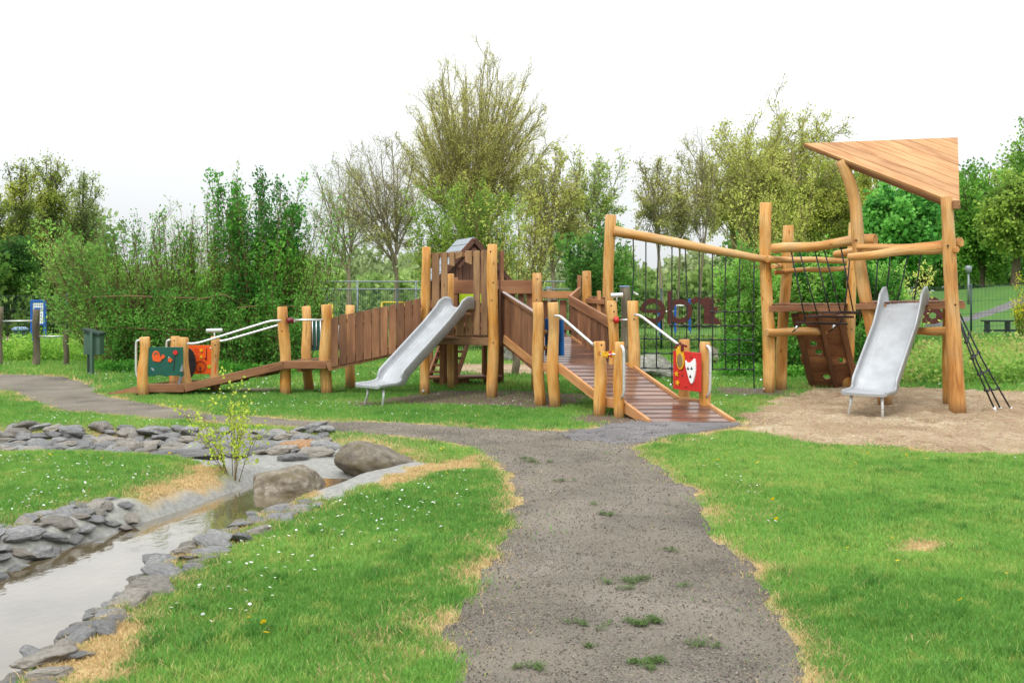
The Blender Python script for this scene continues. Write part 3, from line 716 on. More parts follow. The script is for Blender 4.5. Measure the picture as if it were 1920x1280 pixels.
g = G(594, 832); put_stone(g.x, g.y-.1, .16, "flat grey-green slab stone beside the orange-brown stone", None, 1.3, .9, .45, .1, SM[11], .3, .05)
g = G(552, 840); put_stone(g.x, g.y-.05, .13, "small pale grey stone just left in front of the orange-brown stone", None, 1.3, .8, .5, .4, SM[2], .3, .05)
g = G(335, 858); put_stone(g.x, g.y+.2, .24, "long pale flat stone on the rim behind the left lawn", None, 1.9, .5, .25, -.1, SM[4], .2, .03)
# boulders
def boulder(seed, loc, dims, rz, label_, mat, name="boulder", facets=8, rough=.2, tilt=(0, 0)):
    me = rock_mesh(name, seed, 5, rough, facets, fine=.025); me.materials.append(mat)
    o = bpy.data.objects.new(name, me); COL.objects.link(o); o.location = loc; o.scale = dims; o.rotation_euler = (tilt[0], tilt[1], rz)
    return tag(o, label_, "boulder")
d = D(925, -.15); boulder(5, (X(529, d), d+.22, -.17), (.37, .28, .24), .3, "rounded brown boulder standing in the water at the end of the stream", M['boulder'], rough=.12, facets=4)
d = D(893, -.1); boulder(8, (X(703, d)-.02, d+.3, -.05), (.43, .3, .25), -.1, "long flat-topped boulder on the grey slab right of the water", M['boulder'], rough=.15, facets=7, tilt=(0, .12))
boulder(12, (X(1228, 19.2), 19.4, .16), (.47, .45, .30), .2, "large mossy grey boulder behind the lower ramp and rope net", M['boulder_moss'])
boulder(14, (X(1335, 23.3), 23.5, .16), (.30, .3, .30), .8, "round brownish boulder in the grass behind the red panel", M['boulder'])
boulder(16, (X(955, 24.5), 24.5, .14), (.28, .25, .32), .3, "grey boulder seen under the tower's plank railing", M['boulder_moss'])

# ------------------------------------------------------------------ play structure (ramps, tower, slide)
def post(px, top, base, dia, parent, mat='post', topx=None, bolts=(), d=None, wob=.018, name='post', zb=None, label_=None):
    """peeled round post from its foot pixel (px, base) up to row top; bolts: rows of dark bolts on its face"""
    d = D(base) if d is None else d
    topx = px if topx is None else topx
    b = P(px, base, d); b.z = -.08 if zb is None else zb; a = P(topx, top, d); n = 9
    path = []; rad = []
    p1, p2 = random.random()*6, random.random()*6
    for i in range(n):
        t_ = i/(n-1); p = b.lerp(a, t_); s_ = math.sin(math.pi*t_)
        p.x += wob*math.sin(p1+t_*5.5)*(.3+s_); p.y += wob*math.sin(p2+t_*4.2)*(.3+s_)
        path.append(p); rad.append(dia/2*(1.06-.10*t_+.045*math.sin(p2+t_*9)+.02*random.random()))
    m_ = MB().tube(path, rad, 18, lumpy=.045, chamfer=.008)
    o = m_.build(name, M[mat], parent)
    if label_: o['label'] = label_
    for by in bolts:
        z = Z(by, d); t_ = (z-b.z)/(a.z-b.z); k = min(n-2, max(0, int(t_*(n-1)))); q = path[k].lerp(path[k+1], t_*(n-1)-k); r_ = rad[k]
        c = q+Vector((random.uniform(-.3, .3)*r_, -r_*.93, 0))
        MB().tube([c+Vector((0, .02, 0)), c+Vector((0, -.006, 0))], [.014, .012], 10).build('bolt', M['bolt'], o)
    return o
def log(a, b, r0, r1, parent, mat='log', n=9, wob=.02, name='log', sag=0):
    a = Vector(a); b = Vector(b); path = []; rad = []; p1, p2 = random.random()*6, random.random()*6
    for i in range(n):
        t_ = i/(n-1); p = a.lerp(b, t_); p.z += wob*math.sin(p1+t_*6)*math.sin(math.pi*t_)-sag*math.sin(math.pi*t_); p.y += wob*math.sin(p2+t_*5)*math.sin(math.pi*t_)
        path.append(p); rad.append((r0+(r1-r0)*t_)*(1+.07*math.sin(p2+t_*8)+.02*random.random()))
    return MB().tube(path, rad, 16, lumpy=.05, chamfer=.007).build(name, M[mat], parent)
def pipe(path, r, parent, name='handrail', mat='pipe', smooth_=3):
    pts = [Vector(p) for p in path]
    for _ in range(smooth_):
        if len(pts) < 3: break
        q = [pts[0]]
        for i in range(len(pts)-1):
            a, b = pts[i], pts[i+1]; L = (b-a).length; c = min(.25, .05/L) if L > 0 else .25
            if i > 0: q.append(a.lerp(b, c))
            if i < len(pts)-2: q.append(a.lerp(b, 1-c))
        q.append(pts[-1]); pts = q
        if _ == 1: break
    return MB().tube(pts, r, 12).build(name, M[mat], parent)

S = empty('play_structure', (-1, 15.5, 0), "long wooden play structure with plank-sided ramps, tower, steel slide and coloured play panels", "play structure")
# --- left ramp
FD, CR = 16.15, Vector((.17, .80, 0))
def LP(px, z, k=0.0):                     # a point on the front edge line of the left walkway, k = fraction across
    return Vector((X(px, FD+.0), FD, z))+CR*k
seg = [(200, .02), (270, .165), (346, .165), (532, .54), (612, .545), (797, .90)]
post(270, 632, 740, .17, S, bolts=(643, 690, 725)); post(347, 632, 736, .17, S, bolts=(657, 700, 728), topx=344)
post(328, 630, 725, .16, S, bolts=(638,), d=16.95); post(403, 630, 725, .15, S, d=16.95, bolts=(646,))
post(536, 575, 738, .17, S, bolts=(620, 687), topx=530); post(613, 571, 737, .18, S, bolts=(683,), topx=611)
post(580, 574, 731, .16, S, topx=573); post(656, 572, 728, .165, S)
deck = MB(); side = MB()
for i in range(len(seg)-1):
    (x0, z0), (x1, z1) = seg[i], seg[i+1]
    a, b = LP(x0, z0), LP(x1, z1); L = (b-a).length; n = max(2, int(L/.115))
    for k in range(n):
        p = a.lerp(b, (k+.5)/n); deck.beam(p+CR*.03-Vector((0, 0, .014)), p+CR*.97-Vector((0, 0, .014)), L/n-.012, .028)
    for kk in (0, 1):
        off = CR*kk-Vector((0, 0, .055)); e = Vector((0, 0, 0))
        if i == 0:
            s0 = a+off; s1 = b+off; w3 = Vector((0, .045, 0))
            side.prism([s0+Vector((0, 0, .035)), s0+Vector((.3, 0, -.0)), s1-Vector((0, 0, .06)), s1+Vector((0, 0, .06))], w3)
        else:
            side.beam(a+off+(b-a)*.001, b+off-(b-a)*.001, .045, .13)
deck.build('ramp_deck', M['deck'], S, .003); side.build('ramp_side_beam', M['beam'], S, .006)
# short cross joists under the walkway
jo = MB()
for px, z in [(300, .07), (420, .22), (480, .33), (560, .42), (640, .5), (700, .62), (760, .74)]: jo.beam(LP(px, z-.02, .02), LP(px, z-.02, .98), .07, .06)
jo.build('joist', M['beam'], S, .004)
# plank railings both sides of the rising part
def plank_rail(name, a, b, h0, h1, wd, gap, parent, mat='board', th=.024, rails=(.18, .82), jag=0, skip=(), shorten=None, front=-1, rmat='beam'):
    """a, b: bottom line; planks stand upright h0 at a, h1 at b; two rails behind"""
    a = Vector(a); b = Vector(b); L = (b-a).length; n = max(1, round(L/(wd+gap))); pit = L/n; m_ = MB()
    dr = (b-a).normalized(); hor = Vector((dr.x, dr.y, 0)).normalized(); nn = Vector((hor.y, -hor.x, 0))*front
    for k in range(n):
        if k in skip: continue
        p = a.lerp(b, (k+.5)/n); h = h0+(h1-h0)*(k+.5)/n; w2 = (pit-gap)/2*(1+random.uniform(-.06, .06))
        q = hor*w2; sl = (b.z-a.z)/L*w2; j = random.uniform(-jag, jag); lo = 0
        if shorten and k in shorten: lo = shorten[k]
        m_.prism([p-q+Vector((0, 0, lo-sl)), p+q+Vector((0, 0, lo+sl)), p+q+Vector((0, 0, h+sl+j)), p-q+Vector((0, 0, h-sl+j))], nn*th)
    o = m_.build(name, M[mat], parent, .004)
    r_ = MB()
    for f in rails:
        r_.beam(a+Vector((0, 0, h0*f))-nn*.026, b+Vector((0, 0, h1*f))-nn*.026, .045, .07)
    r_.build('rail', M[rmat], parent, .004)
    return o
plank_rail('plank_railing', LP(621, .45)-Vector((0, .03, 0)), LP(790, .765)-Vector((0, .03, 0)), .80, .80, .115, .016, S, jag=.006, rails=(.12, .86), front=1)
plank_rail('plank_railing', LP(621, .45, 1.03), LP(800, .765, 1.03), .80, .80, .115, .016, S, jag=.006, front=-1, rails=(.12, .86))
MB().beam(LP(615, .435), LP(795, .80), .05, .10).build('ramp_side_beam', M['beam'], S, .004)
# steel handrails of the left ramp
pipe([P(351, 644, 16.1), P(369, 644, 16.1), P(509, 601, 16.22), P(530, 601, 16.25)], .019, S)
pipe([P(405, 639, 16.95), P(420, 639, 16.95), P(530, 607, 17.05), P(572, 598, 17.05)], .019, S)
pipe([P(541, 600, 16.3), P(606, 599.5, 16.35)], .016, S, 'spinner_rod')
MB().tube([P(538, 601, 16.2), P(549, 600.5, 16.25)], [.045, .05], 8).build('spinner_knob', M['darkred'], S)
pipe([P(263, 638, 16.1), P(256, 638, 16.1), P(255, 650, 16.1), P(255, 700, 16.1), P(259, 709, 16.1), P(264, 709, 16.1)], .018, S, 'grab_handle')
pipe([P(320, 637, 16.9), P(313, 638, 16.9), P(312, 650, 16.9), P(312, 690, 16.9), P(318, 700, 16.9)], .018, S, 'grab_handle')
# telescope tubes
def telescope(px0, px1, y, d, yb):
    o = MB().tube([P(px0, y, d), P(px1, y-1, d)], .034, 14, chamfer=.006).build('telescope', M['pipe'], S)
    MB().tube([P((px0+px1)/2, y, d), P((px0+px1)/2, yb, d)], .012, 8).build('telescope_stem', M['pipe'], o)
telescope(387, 417, 620, 16.9, 640); 
# --- play panels of the left ramp
def panel(name, c4, th, mat, parent, label_=None, notch=False):
    """c4: four corners (3-D) of the front face, top-left, top-right, bottom-right, bottom-left"""
    a, b, c, d_ = [Vector(p) for p in c4]; nn = (b-a).cross(d_-a).normalized()
    pts = [a, b, c]
    if notch:
        for t_ in (.92, .90, .60, .58, .45, .43, .2, .18):
            q = d_.lerp(c, t_); up = (a-d_)*.03
            pts.append(q+(up if t_ in (.90, .60, .43, .2) else Vector((0, 0, 0))))
    pts.append(d_)
    o = MB().prism(pts, nn*th).build(name, M[mat], parent, .003)
    if label_: o['label'] = label_
    def at(u, v, out=0): return a.lerp(b, u)+(d_-a)*v-nn*out
    return o, at, nn
def flat_shape(pts, at, out, th, mat, parent, name, asp=1):
    P3 = [at(u, v, out) for u, v in pts]; n_ = at(0, 0, 1)-at(0, 0, 0)
    return MB().prism(P3, n_*th).build(name, M[mat], parent, .002)
def disc(c, nn, r, th, mat, parent, name, sides=20, sx=1, ring=None, up=Vector((0, 0, 1))):
    c = Vector(c); u = nn.cross(up).normalized(); v = u.cross(nn).normalized(); m_ = MB()
    if ring is None:
        m_.prism([c+(u*math.cos(2*math.pi*k/sides)*sx+v*math.sin(2*math.pi*k/sides))*r for k in range(sides)], nn*-th)
    else:
        for k in range(sides):
            a0, a1 = 2*math.pi*k/sides, 2*math.pi*(k+1)/sides
            e = [(u*math.cos(a)*sx+v*math.sin(a)) for a in (a0, a1)]
            m_.prism([c+e[0]*r, c+e[1]*r, c+e[1]*ring, c+e[0]*ring], nn*-th, rnd=.5)
    return m_.build(name, M[mat], parent)
def star(c, nn, r, th, mat, parent, name, k=5, inner=.5, rot=0):
    c = Vector(c); u = nn.cross(Vector((0, 0, 1))).normalized(); v = u.cross(nn).normalized()
    pts = [c+(u*math.sin(rot+math.pi*i/k)+v*math.cos(rot+math.pi*i/k))*(r if i % 2 == 0 else r*inner) for i in range(2*k)]
    return MB().prism(pts, nn*-th).build(name, M[mat], parent, .003)
d = 16.13
gpn, at, nn = panel('play_panel', [P(277, 650.5, d), P(343, 650.5, d), P(343, 706, d), P(277, 705, d)], .022, 'green_panel', S, "green play panel with watering can", True)
can = [(.13, .30), (.15, .20), (.20, .13), (.27, .13), (.33, .19), (.36, .30), (.37, .36), (.40, .32), (.40, .27), (.46, .26), (.50, .33), (.47, .39), (.42, .40), (.36, .50), (.32, .51), (.17, .48), (.14, .40)]
flat_shape(can, at, .0, .014, 'orange', gpn, 'watering_can')
flat_shape([(.185, .28), (.21, .19), (.27, .19), (.30, .26), (.27, .24), (.22, .24), (.205, .30)], at, .0145, .002, 'green_panel', gpn, 'can_opening')
star(at(.64, .45, .0), nn, .045, .014, 'orange', gpn, 'star', 5, .62, .3)
star(at(.79, .19, .0), nn, .045, .02, 'red', gpn, 'flower', 6, .75)
flat_shape([(.755, .30), (.775, .29), (.76, .62), (.745, .82), (.725, .82), (.735, .6)], at, 0, .010, 'black', gpn, 'flower_stem')
flat_shape([(.60, .33), (.625, .33), (.63, .38), (.60, .38)], at, 0, .02, 'pipe', gpn, 'pin')
flat_shape([(.10, .70), (.15, .73), (.20, .80), (.18, .83), (.12, .78)], at, 0, .012, 'slate', gpn, 'leaf_shape')
flat_shape([(.93, .78), (.98, .60), (1.0, .60), (1.0, .84), (.92, .84)], at, 0, .02, 'slate', gpn, 'spade')
d = 16.9
opn, at, nn = panel('play_panel', [P(335, 647, d), P(403, 647, d), P(404, 701, d), P(335, 701, d)], .02, 'orange_panel', S, "orange play panel with dials")
for u, v in ((.49, .18), (.49, .40)): disc(at(u, v, .001), nn, .032, .004, 'red', opn, 'dial', ring=.024)
for u, v in ((.63, .18), (.63, .40)): disc(at(u, v, 0), nn, .024, .02, 'yellow', opn, 'button')
disc(at(.60, .74, .001), nn, .098, .006, 'darkred', opn, 'speed_dial', 28, ring=.088)
for k in range(9):
    a_ = math.radians(-210+k*30+90-90); q = at(.60, .74, .002); u_ = nn.cross(Vector((0, 0, 1))).normalized()
    c_ = q+(u_*math.cos(a_)*-.068+Vector((0, 0, -math.sin(a_)*.068))); disc(c_, nn, .007, .003, 'darkred', opn, 'dial_mark', 8)
flat_shape([(.585, .74), (.615, .74), (.61, .92), (.59, .92)], at, 0, .02, 'black', opn, 'dial_needle')
flat_shape([(.755, .10), (.78, .10), (.78, .50), (.755, .50)], at, 0, .006, 'darkred', opn, 'slider')
disc(at(.75, .46, 0), nn, .018, .02, 'darkred', opn, 'slider_knob'); disc(at(.88, .09, 0), nn, .012, .01, 'white', opn, 'cap')
disc(at(.845, .74, .0), nn, .03, .01, 'lime', opn, 'button')
disc(P(352, 681, 16.75), nn, .26, .02, 'black', opn, 'wheel', 26, sx=.55)
MB().beam(P(340, 704, 16.4), P(334, 724, 16.3), .02, .05).build('lever', M['slate'], S, .004)
# green chime panel between the back posts of the landing
d = 17.0
cpn, at, nn = panel('play_panel', [P(575, 600, d), P(640, 600, d), P(640, 656, d), P(576, 657, d)], .02, 'green_panel', S, "green play panel with chime rods")
for i, (u, v1) in enumerate([(.17, .82), (.28, .86), (.40, .80), (.52, .84), (.68, .78), (.80, .80), (.92, .78)]):
    MB().tube([at(u, .02, .02), at(u, v1, .02)], .010, 8).build('chime_rod', M['pipe'], cpn)
    disc(at(u, v1+.06, .002), nn, .024, .004, 'black', cpn, 'hole', 14)
# --- tower
T0 = Vector((X(797, 16.37), 16.37, 0)); T1 = Vector((X(924, 15.7), 15.7, 0))
post(796, 463, 738, .155, S, topx=799, bolts=(), wob=.01)
post(922, 458, 745, .165, S, topx=924, bolts=(472, 530, 563, 642), wob=.02)
disc(P(793.5, 732, 16.24), Vector((0, 1, 0)), .022, .012, 'pipe', S, 'post_plate'); disc(P(795, 515, 16.28), Vector((0, 1, 0)), .02, .008, 'signblue', S, 'badge'); disc(P(795.5, 522, 16.28), Vector((0, 1, 0)), .022, .008, 'white', S, 'badge')
post(845, 513, 729, .115, S, 'post', wob=.004, label_="slim rear tower post")
for px, base, top in [(828, 724, 590), (910, 720, 590), (941, 720, 470), (855, 726, 520)]:
    d = D(base); MB().beam(P(px, base, d)-Vector((0, 0, .05)), P(px, top, d), .07, .07, up=(0, 1, 0)).build('square_post', M['beam'], S, .005)
fdir = (T1-T0).normalized(); fn = Vector((fdir.y, -fdir.x, 0))      # fn faces the camera side
if fn.y > 0: fn = -fn
def TF(px, z, out=0.0):
    """point on the tower's front face at image column px"""
    k = (px-960)/F; t_ = (k*T0.y-T0.x)/(fdir.x-k*fdir.y); p = T0+fdir*t_; return Vector((p.x, p.y, z))+fn*out
dz = lambda y, px: Z(y, TF(px, 0).y)
bm_ = MB()
def tb(px0, px1, y0, y1, out=0, jagb=0):
    a, b = TF(px0, 0, out), TF(px1, 0, out); z0, z1 = Z(y0, a.y), Z(y1, a.y)
    pts = [Vector((a.x, a.y, z1)), Vector((b.x, b.y, z1+jagb)), Vector((b.x, b.y, z0)), Vector((a.x, a.y, z0))]
    bm_.prism(pts, -fn*.024)
tb(809.5, 822.5, 474, 600); tb(827, 838, 473, 566); tb(842, 851.5, 472, 497, 0, -.02); tb(854, 866.5, 472, 486, 0, .04); tb(872, 884, 470, 491, 0, -.05)
tb(887.5, 899, 470, 628); tb(902, 914, 469, 628)
tb(838, 851, 600, 629); tb(854, 868.5, 596, 629); tb(872.5, 885, 590, 629); tb(825, 836, 612, 629); tb(810, 822, 600, 629)
bm_.build('tower_planks', M['board_grey'], S, .004)
r_ = MB()
for z_ in (Z(478, 16.1), Z(621, 16.1)): r_.beam(TF(803, z_, -.05), TF(920, z_, -.05), .045, .07)
r_.beam(TF(870, Z(580, 16), -.05), TF(920, Z(580, 16), -.05), .045, .09)
r_.build('rail', M['beam'], S, .004)
MB().beam(TF(800, .88, -.02), TF(921, .88, -.02), .07, .125).build('floor_beam', M['board_grey'], S, .005)
fl = MB()
for k in range(15):
    y = 16.35+k*.115; fl.beam((T0.x+.03, y-.3*(k < 4), .93), (.95, y-.3*(k < 4), .93), .103, .028)
fl.build('tower_floor', M['deck'], S, .003)
fl2 = MB()
for k in range(6): fl2.beam(TF(812, 1.36, -.08-k*.115), TF(912, 1.36, -.08-k*.115), .103, .028)
fl2.build('slide_platform', M['deck'], S, .003)
# back wall of the tower: deep board and planks under it
MB().beam(P(850, 538, 17.45), P(1003, 538, 17.2), .045, .235).build('back_beam', M['beam'], S, .006)
plank_rail('plank_railing', (X(852, 17.5), 17.5, .95), (X(1002, 17.25), 17.25, .95), .72, .72, .10, .055, S, rails=(.2,))
MB().beam(P(1010, 552.5, 17.1), P(1082, 552.5, 16.95), .05, .12).build('top_rail', M['beam_light'], S, .005)
plank_rail('plank_railing', (X(1012, 17.15), 17.15, .95), (X(1100, 17.0), 17.0, .95), .58, .58, .10, .05, S, rails=(.18,))
lp, at, nn = panel('play_panel', [P(861, 551, 17.38), P(920, 551, 17.3), P(920, 568, 17.3), P(861, 568, 17.38)], .02, 'lime', S, "lime green panel behind the slide")
post(1006.5, 512, 735, .165, S, d=16.75, bolts=(523, 562), wob=.006, mat='log'); post(1099.5, 508, 700, .155, S, d=16.5, bolts=(520, 563), wob=.01)
MB().beam((X(1086, 16.9), 16.9, .3), (X(1086, 16.9), 16.9, Z(516, 16.9)), .07, .07, up=(0, 1, 0)).build('square_post', M['beam'], S, .005)
MB().beam((X(1123, 16.2), 16.2, .2), (X(1123, 16.2), 16.2, Z(545, 16.2)), .06, .06, up=(0, 1, 0)).build('square_post', M['beam_light'], S, .005)
plank_rail('plank_railing', (X(1102, 16.4), 16.4, .85), (X(1134, 16.1), 16.1, .8), .75, .78, .10, .03, S, rails=(.9,))
# --- right ramp, in three flights
A0l, A0r = Vector((-.10, 15.80, .95)), Vector((.93, 15.80, .95))
A1l, A1r = Vector((.42, 14.58, .605)), Vector((1.475, 14.58, .605))
B0l, B0r = Vector((.70, 14.40, .605)), Vector((1.69, 14.40, .605))
B1l, B1r = Vector((1.25, 13.40, .213)), Vector((2.23, 13.40, .213))
C0l, C0r = Vector((1.49, 13.12, .213)), Vector((2.47, 13.12, .213))
C1l, C1r = Vector((1.76, 12.45, .03)), Vector((2.735, 12.45, .03))
dk = MB(); sb = MB()
def flight(al, ar, bl, br, n):
    for k in range(n):
        q = [al.lerp(bl, (k+.12)/n), ar.lerp(br, (k+.12)/n), ar.lerp(br, (k+.88)/n), al.lerp(bl, (k+.88)/n)]
        dk.prism(q, Vector((0, 0, -.028)))
def sides(a, b, mid=.0):
    sb.beam(a+Vector((0, 0, -.035)), b+Vector((0, 0, -.035)), .045, .13)
flight(A0l, A0r, A1l, A1r, 12); flight(A1l.lerp(A1l, 1), A1r, B0l, B0r, 2); flight(B0l, B0r, B1l, B1r, 9); flight(B1l, B1r, C0l, C0r, 2); flight(C0l, C0r, C1l, C1r, 5)
ins = Vector((.02, 0, 0))
for a, b in ((A0l, A1l), (A1l, B0l), (B0l, B1l), (B1l, C0l)): sides(a-ins, b-ins)
for a, b in ((A0r, A1r), (A1r, B0r), (B0r, B1r), (B1r, C0r)): sides(a+ins, b+ins)
for a, b, s_ in ((C0l, C1l, -1), (C0r, C1r, 1)):
    o_ = ins*s_; sb.prism([a+o_+Vector((0, 0, .03)), b+o_+Vector((0, 0, .03)), b+o_-Vector((0, 0, .06)), a+o_-Vector((0, 0, .13))], Vector((.045*s_, 0, 0)))
dk.build('ramp_deck', M['deck'], S, .003).data.materials[0] = M['deck']; sb.build('ramp_side_beam', M['beam_light'], S, .005)
jb = MB()
for a, b in ((A0l.lerp(A1l, .5), A0r.lerp(A1r, .5)), (A1l, A1r), (B0l, B0r), (B0l.lerp(B1l, .5), B0r.lerp(B1r, .5)), (B1l, B1r), (C0l, C0r)): jb.beam(a-Vector((0, 0, .07)), b-Vector((0, 0, .07)), .06, .08)
jb.build('joist', M['beam'], S, .004)
post(1013, 567, 760, .165, S, topx=1008, wob=.014); post(1041, 567, 762, .165, S, topx=1036, wob=.02)
post(1152, 564, 757, .15, S, topx=1147, bolts=(573, 584), d=14.57); post(1187, 564, 750, .165, S, d=14.40, wob=.012, bolts=(598,))
post(1125, 640, 779, .16, S, topx=1124, wob=.01, bolts=(646,)); post(1161, 641, 784, .135, S, wob=.006)
post(1283, 636, 779, .155, S, topx=1283, wob=.006, d=13.5); post(1322, 641, 784, .14, S, wob=.006)
# dark plank sides of the upper flight
plank_rail('plank_railing', A0l+Vector((-.03, .1, -.13)), A1l+Vector((-.03, .02, -.15)), .80, .84, .085, .014, S, 'board', front=1, rails=(.1,))
plank_rail('plank_railing', A0r+Vector((.03, 0, -.08)), A1r+Vector((.0, -.0, -.10)), .62, .64, .10, .014, S, 'board', front=1, rails=(.1,))
MB().beam(A0l+Vector((-.05, .1, .70)), A1l+Vector((-.05, .02, .72)), .07, .05).build('top_rail', M['pipe'] if False else M['deck'], S, .005)
MB().beam(A0r+Vector((-.01, 0, .59)), A1r+Vector((-.03, -.0, .60)), .045, .14).build('top_rail', M['beam'], S, .005)
MB().beam(A0r+Vector((-.01, 0, .59)), P(1088, 545, 16.9), .045, .14).build('top_rail', M['beam'], S, .005)
# steep dark side wall next to the tower's right post
plank_rail('plank_railing', (X(930, 15.75), 15.80, .80), (X(951, 15.9), 15.98, .80), .95, .80, .10, .01, S, 'board', front=1, rails=())
MB().beam((X(937, 15.78), 15.80, .82), (X(937, 15.78), 15.80, Z(471, 15.80)), .03, .09, up=(0, 1, 0)).build('side_board', M['house'], S, .004)
# rails of the lower flight
pipe([P(1040, 592, 14.3), P(1050, 592, 14.25), P(1112, 646, 13.3)], .019, S); pipe([P(1190, 590, 14.28), P(1200, 591, 14.2), P(1272, 646, 13.3)], .019, S)
pipe([P(1165, 648, 12.95), P(1169, 653, 12.9), P(1170, 670, 12.9), P(1170, 738, 12.9), P(1166, 746, 12.95)], .019, S, 'grab_handle')
pipe([P(1325, 648, 12.97), P(1331, 652, 12.92), P(1332, 670, 12.92), P(1331, 735, 12.92), P(1325, 744, 12.97)], .019, S, 'grab_handle')
telescope(1145, 1168, 554, 14.5, 566)
pipe([P(1160, 600, 14.5), P(1182, 599, 14.42)], .012, S, 'spinner_rod')
spn = MB().tube([P(1151, 600, 14.45), P(1160, 600, 14.45)], [.045, .05], 8).build('spinner_knob', M['red'], S); MB().tube([P(1149, 600, 14.43), P(1152, 600, 14.43)], .02, 8).build('spinner_hub', M['darkred'], spn)
pipe([P(1126, 664, 13.2), P(1160, 664, 13.0)], .014, S, 'spinner_rod')
for px, mt in ((1133, 'yellow'), (1139, 'yellow'), (1145, 'red'), (1151, 'yellow'), (1154, 'orange')):
    star(P(px, 664, 13.1+(1145-px)*.004), Vector((.75, .65, 0)).normalized(), .052, .02, mt, S, 'spinner_star', 5, .5, px)
# blue climbing panel between the left landing posts
bpn, at, nn = panel('play_panel', [P(1021, 597, 14.75), P(1055, 599, 14.45), P(1056, 667, 14.45), P(1022, 667, 14.75)], .025, 'blue', S, "blue play panel between two posts")
for v in (.36, .78): MB().tube([at(.12, v, 0), at(.12, v, .07)], [.028, .04], 12).build('wood_knob', M['log'], bpn)
MB().beam(at(.05, .52, .002), at(.98, .52, .002), .006, .01).build('panel_groove', M['black'], bpn)
# red panel with mask, mirror and stars
rp_, at, nn = panel('play_panel', [P(1262, 656.5, 13.28), P(1313, 661.5, 12.88), P(1313, 735, 12.88), P(1262, 728.5, 13.28)], .022, 'red', S, "red play panel with theatre mask and crown mirror")
mask = [(.49, .22), (.53, .27), (.60, .275), (.68, .26), (.76, .20), (.81, .155), (.84, .18), (.86, .30), (.86, .45), (.83, .60), (.78, .74), (.73, .80), (.69, .79), (.63, .70), (.56, .52), (.50, .36)]
flat_shape(mask, at, 0, .022, 'white', rp_, 'mask')
def blob(u, v, ru, rv, mt, nm, out=.0225, ang=0, k=12, th=.003):
    flat_shape([(u+ru*math.cos(2*math.pi*i/k)*math.cos(ang)-rv*math.sin(2*math.pi*i/k)*math.sin(ang), v+ru*math.cos(2*math.pi*i/k)*math.sin(ang)+rv*math.sin(2*math.pi*i/k)*math.cos(ang)) for i in range(k)], at, out, th, mt, rp_, nm)
blob(.60, .43, .045, .028, 'black', 'mask_eye'); blob(.60, .40, .012, .03, 'black', 'mask_eye'); blob(.735, .42, .045, .026, 'black', 'mask_eye'); blob(.735, .39, .012, .03, 'black', 'mask_eye')
blob(.685, .63, .04, .03, 'black', 'mask_mouth'); blob(.685, .595, .015, .025, 'black', 'mask_mouth')
ou = [(.30+.145*math.cos(2*math.pi*i/26), .235+.24*math.sin(2*math.pi*i/26)) for i in range(26)]; inn = [(.295+.105*math.cos(2*math.pi*i/26), .245+.185*math.sin(2*math.pi*i/26)) for i in range(26)]
flat_shape(ou, at, 0, .02, 'yellow', rp_, 'mirror_frame'); flat_shape(inn, at, .0205, .003, 'mirror', rp_, 'mirror')
flat_shape([(.17, .12), (.13, -.06), (.18, -.03), (.21, -.13), (.26, -.05), (.31, -.17), (.35, -.06), (.41, -.12), (.42, .10)], at, .001, .02, 'yellow', rp_, 'crown')
for u, v in ((.13, -.09), (.205, -.155), (.31, -.20), (.42, -.16), (.52, -.14)): disc(at(u, v, .01), nn, .018, .02, 'darkred', rp_, 'crown_bead', 12)
flat_shape([(.35, -.17), (.42, -.17), (.42, .0), (.35, .0)], at, .005, .03, 'darkred', rp_, 'mirror_bracket')
star(at(.15, .60, 0), nn, .04, .016, 'yellow', rp_, 'star', 5, .5); star(at(.18, .83, 0), nn, .042, .016, 'yellow', rp_, 'star', 5, .5, .3)
blob(.35, .63, .03, .035, 'darkred', 'note_shape', 0); blob(.66, .13, .05, .03, 'darkred', 'ring_shape', 0); blob(.66, .13, .035, .02, 'red', 'ring_inner', .004); blob(.47, .90, .06, .035, 'darkred', 'smile', 0); blob(.47, .885, .06, .03, 'red', 'smile_inner', .004)
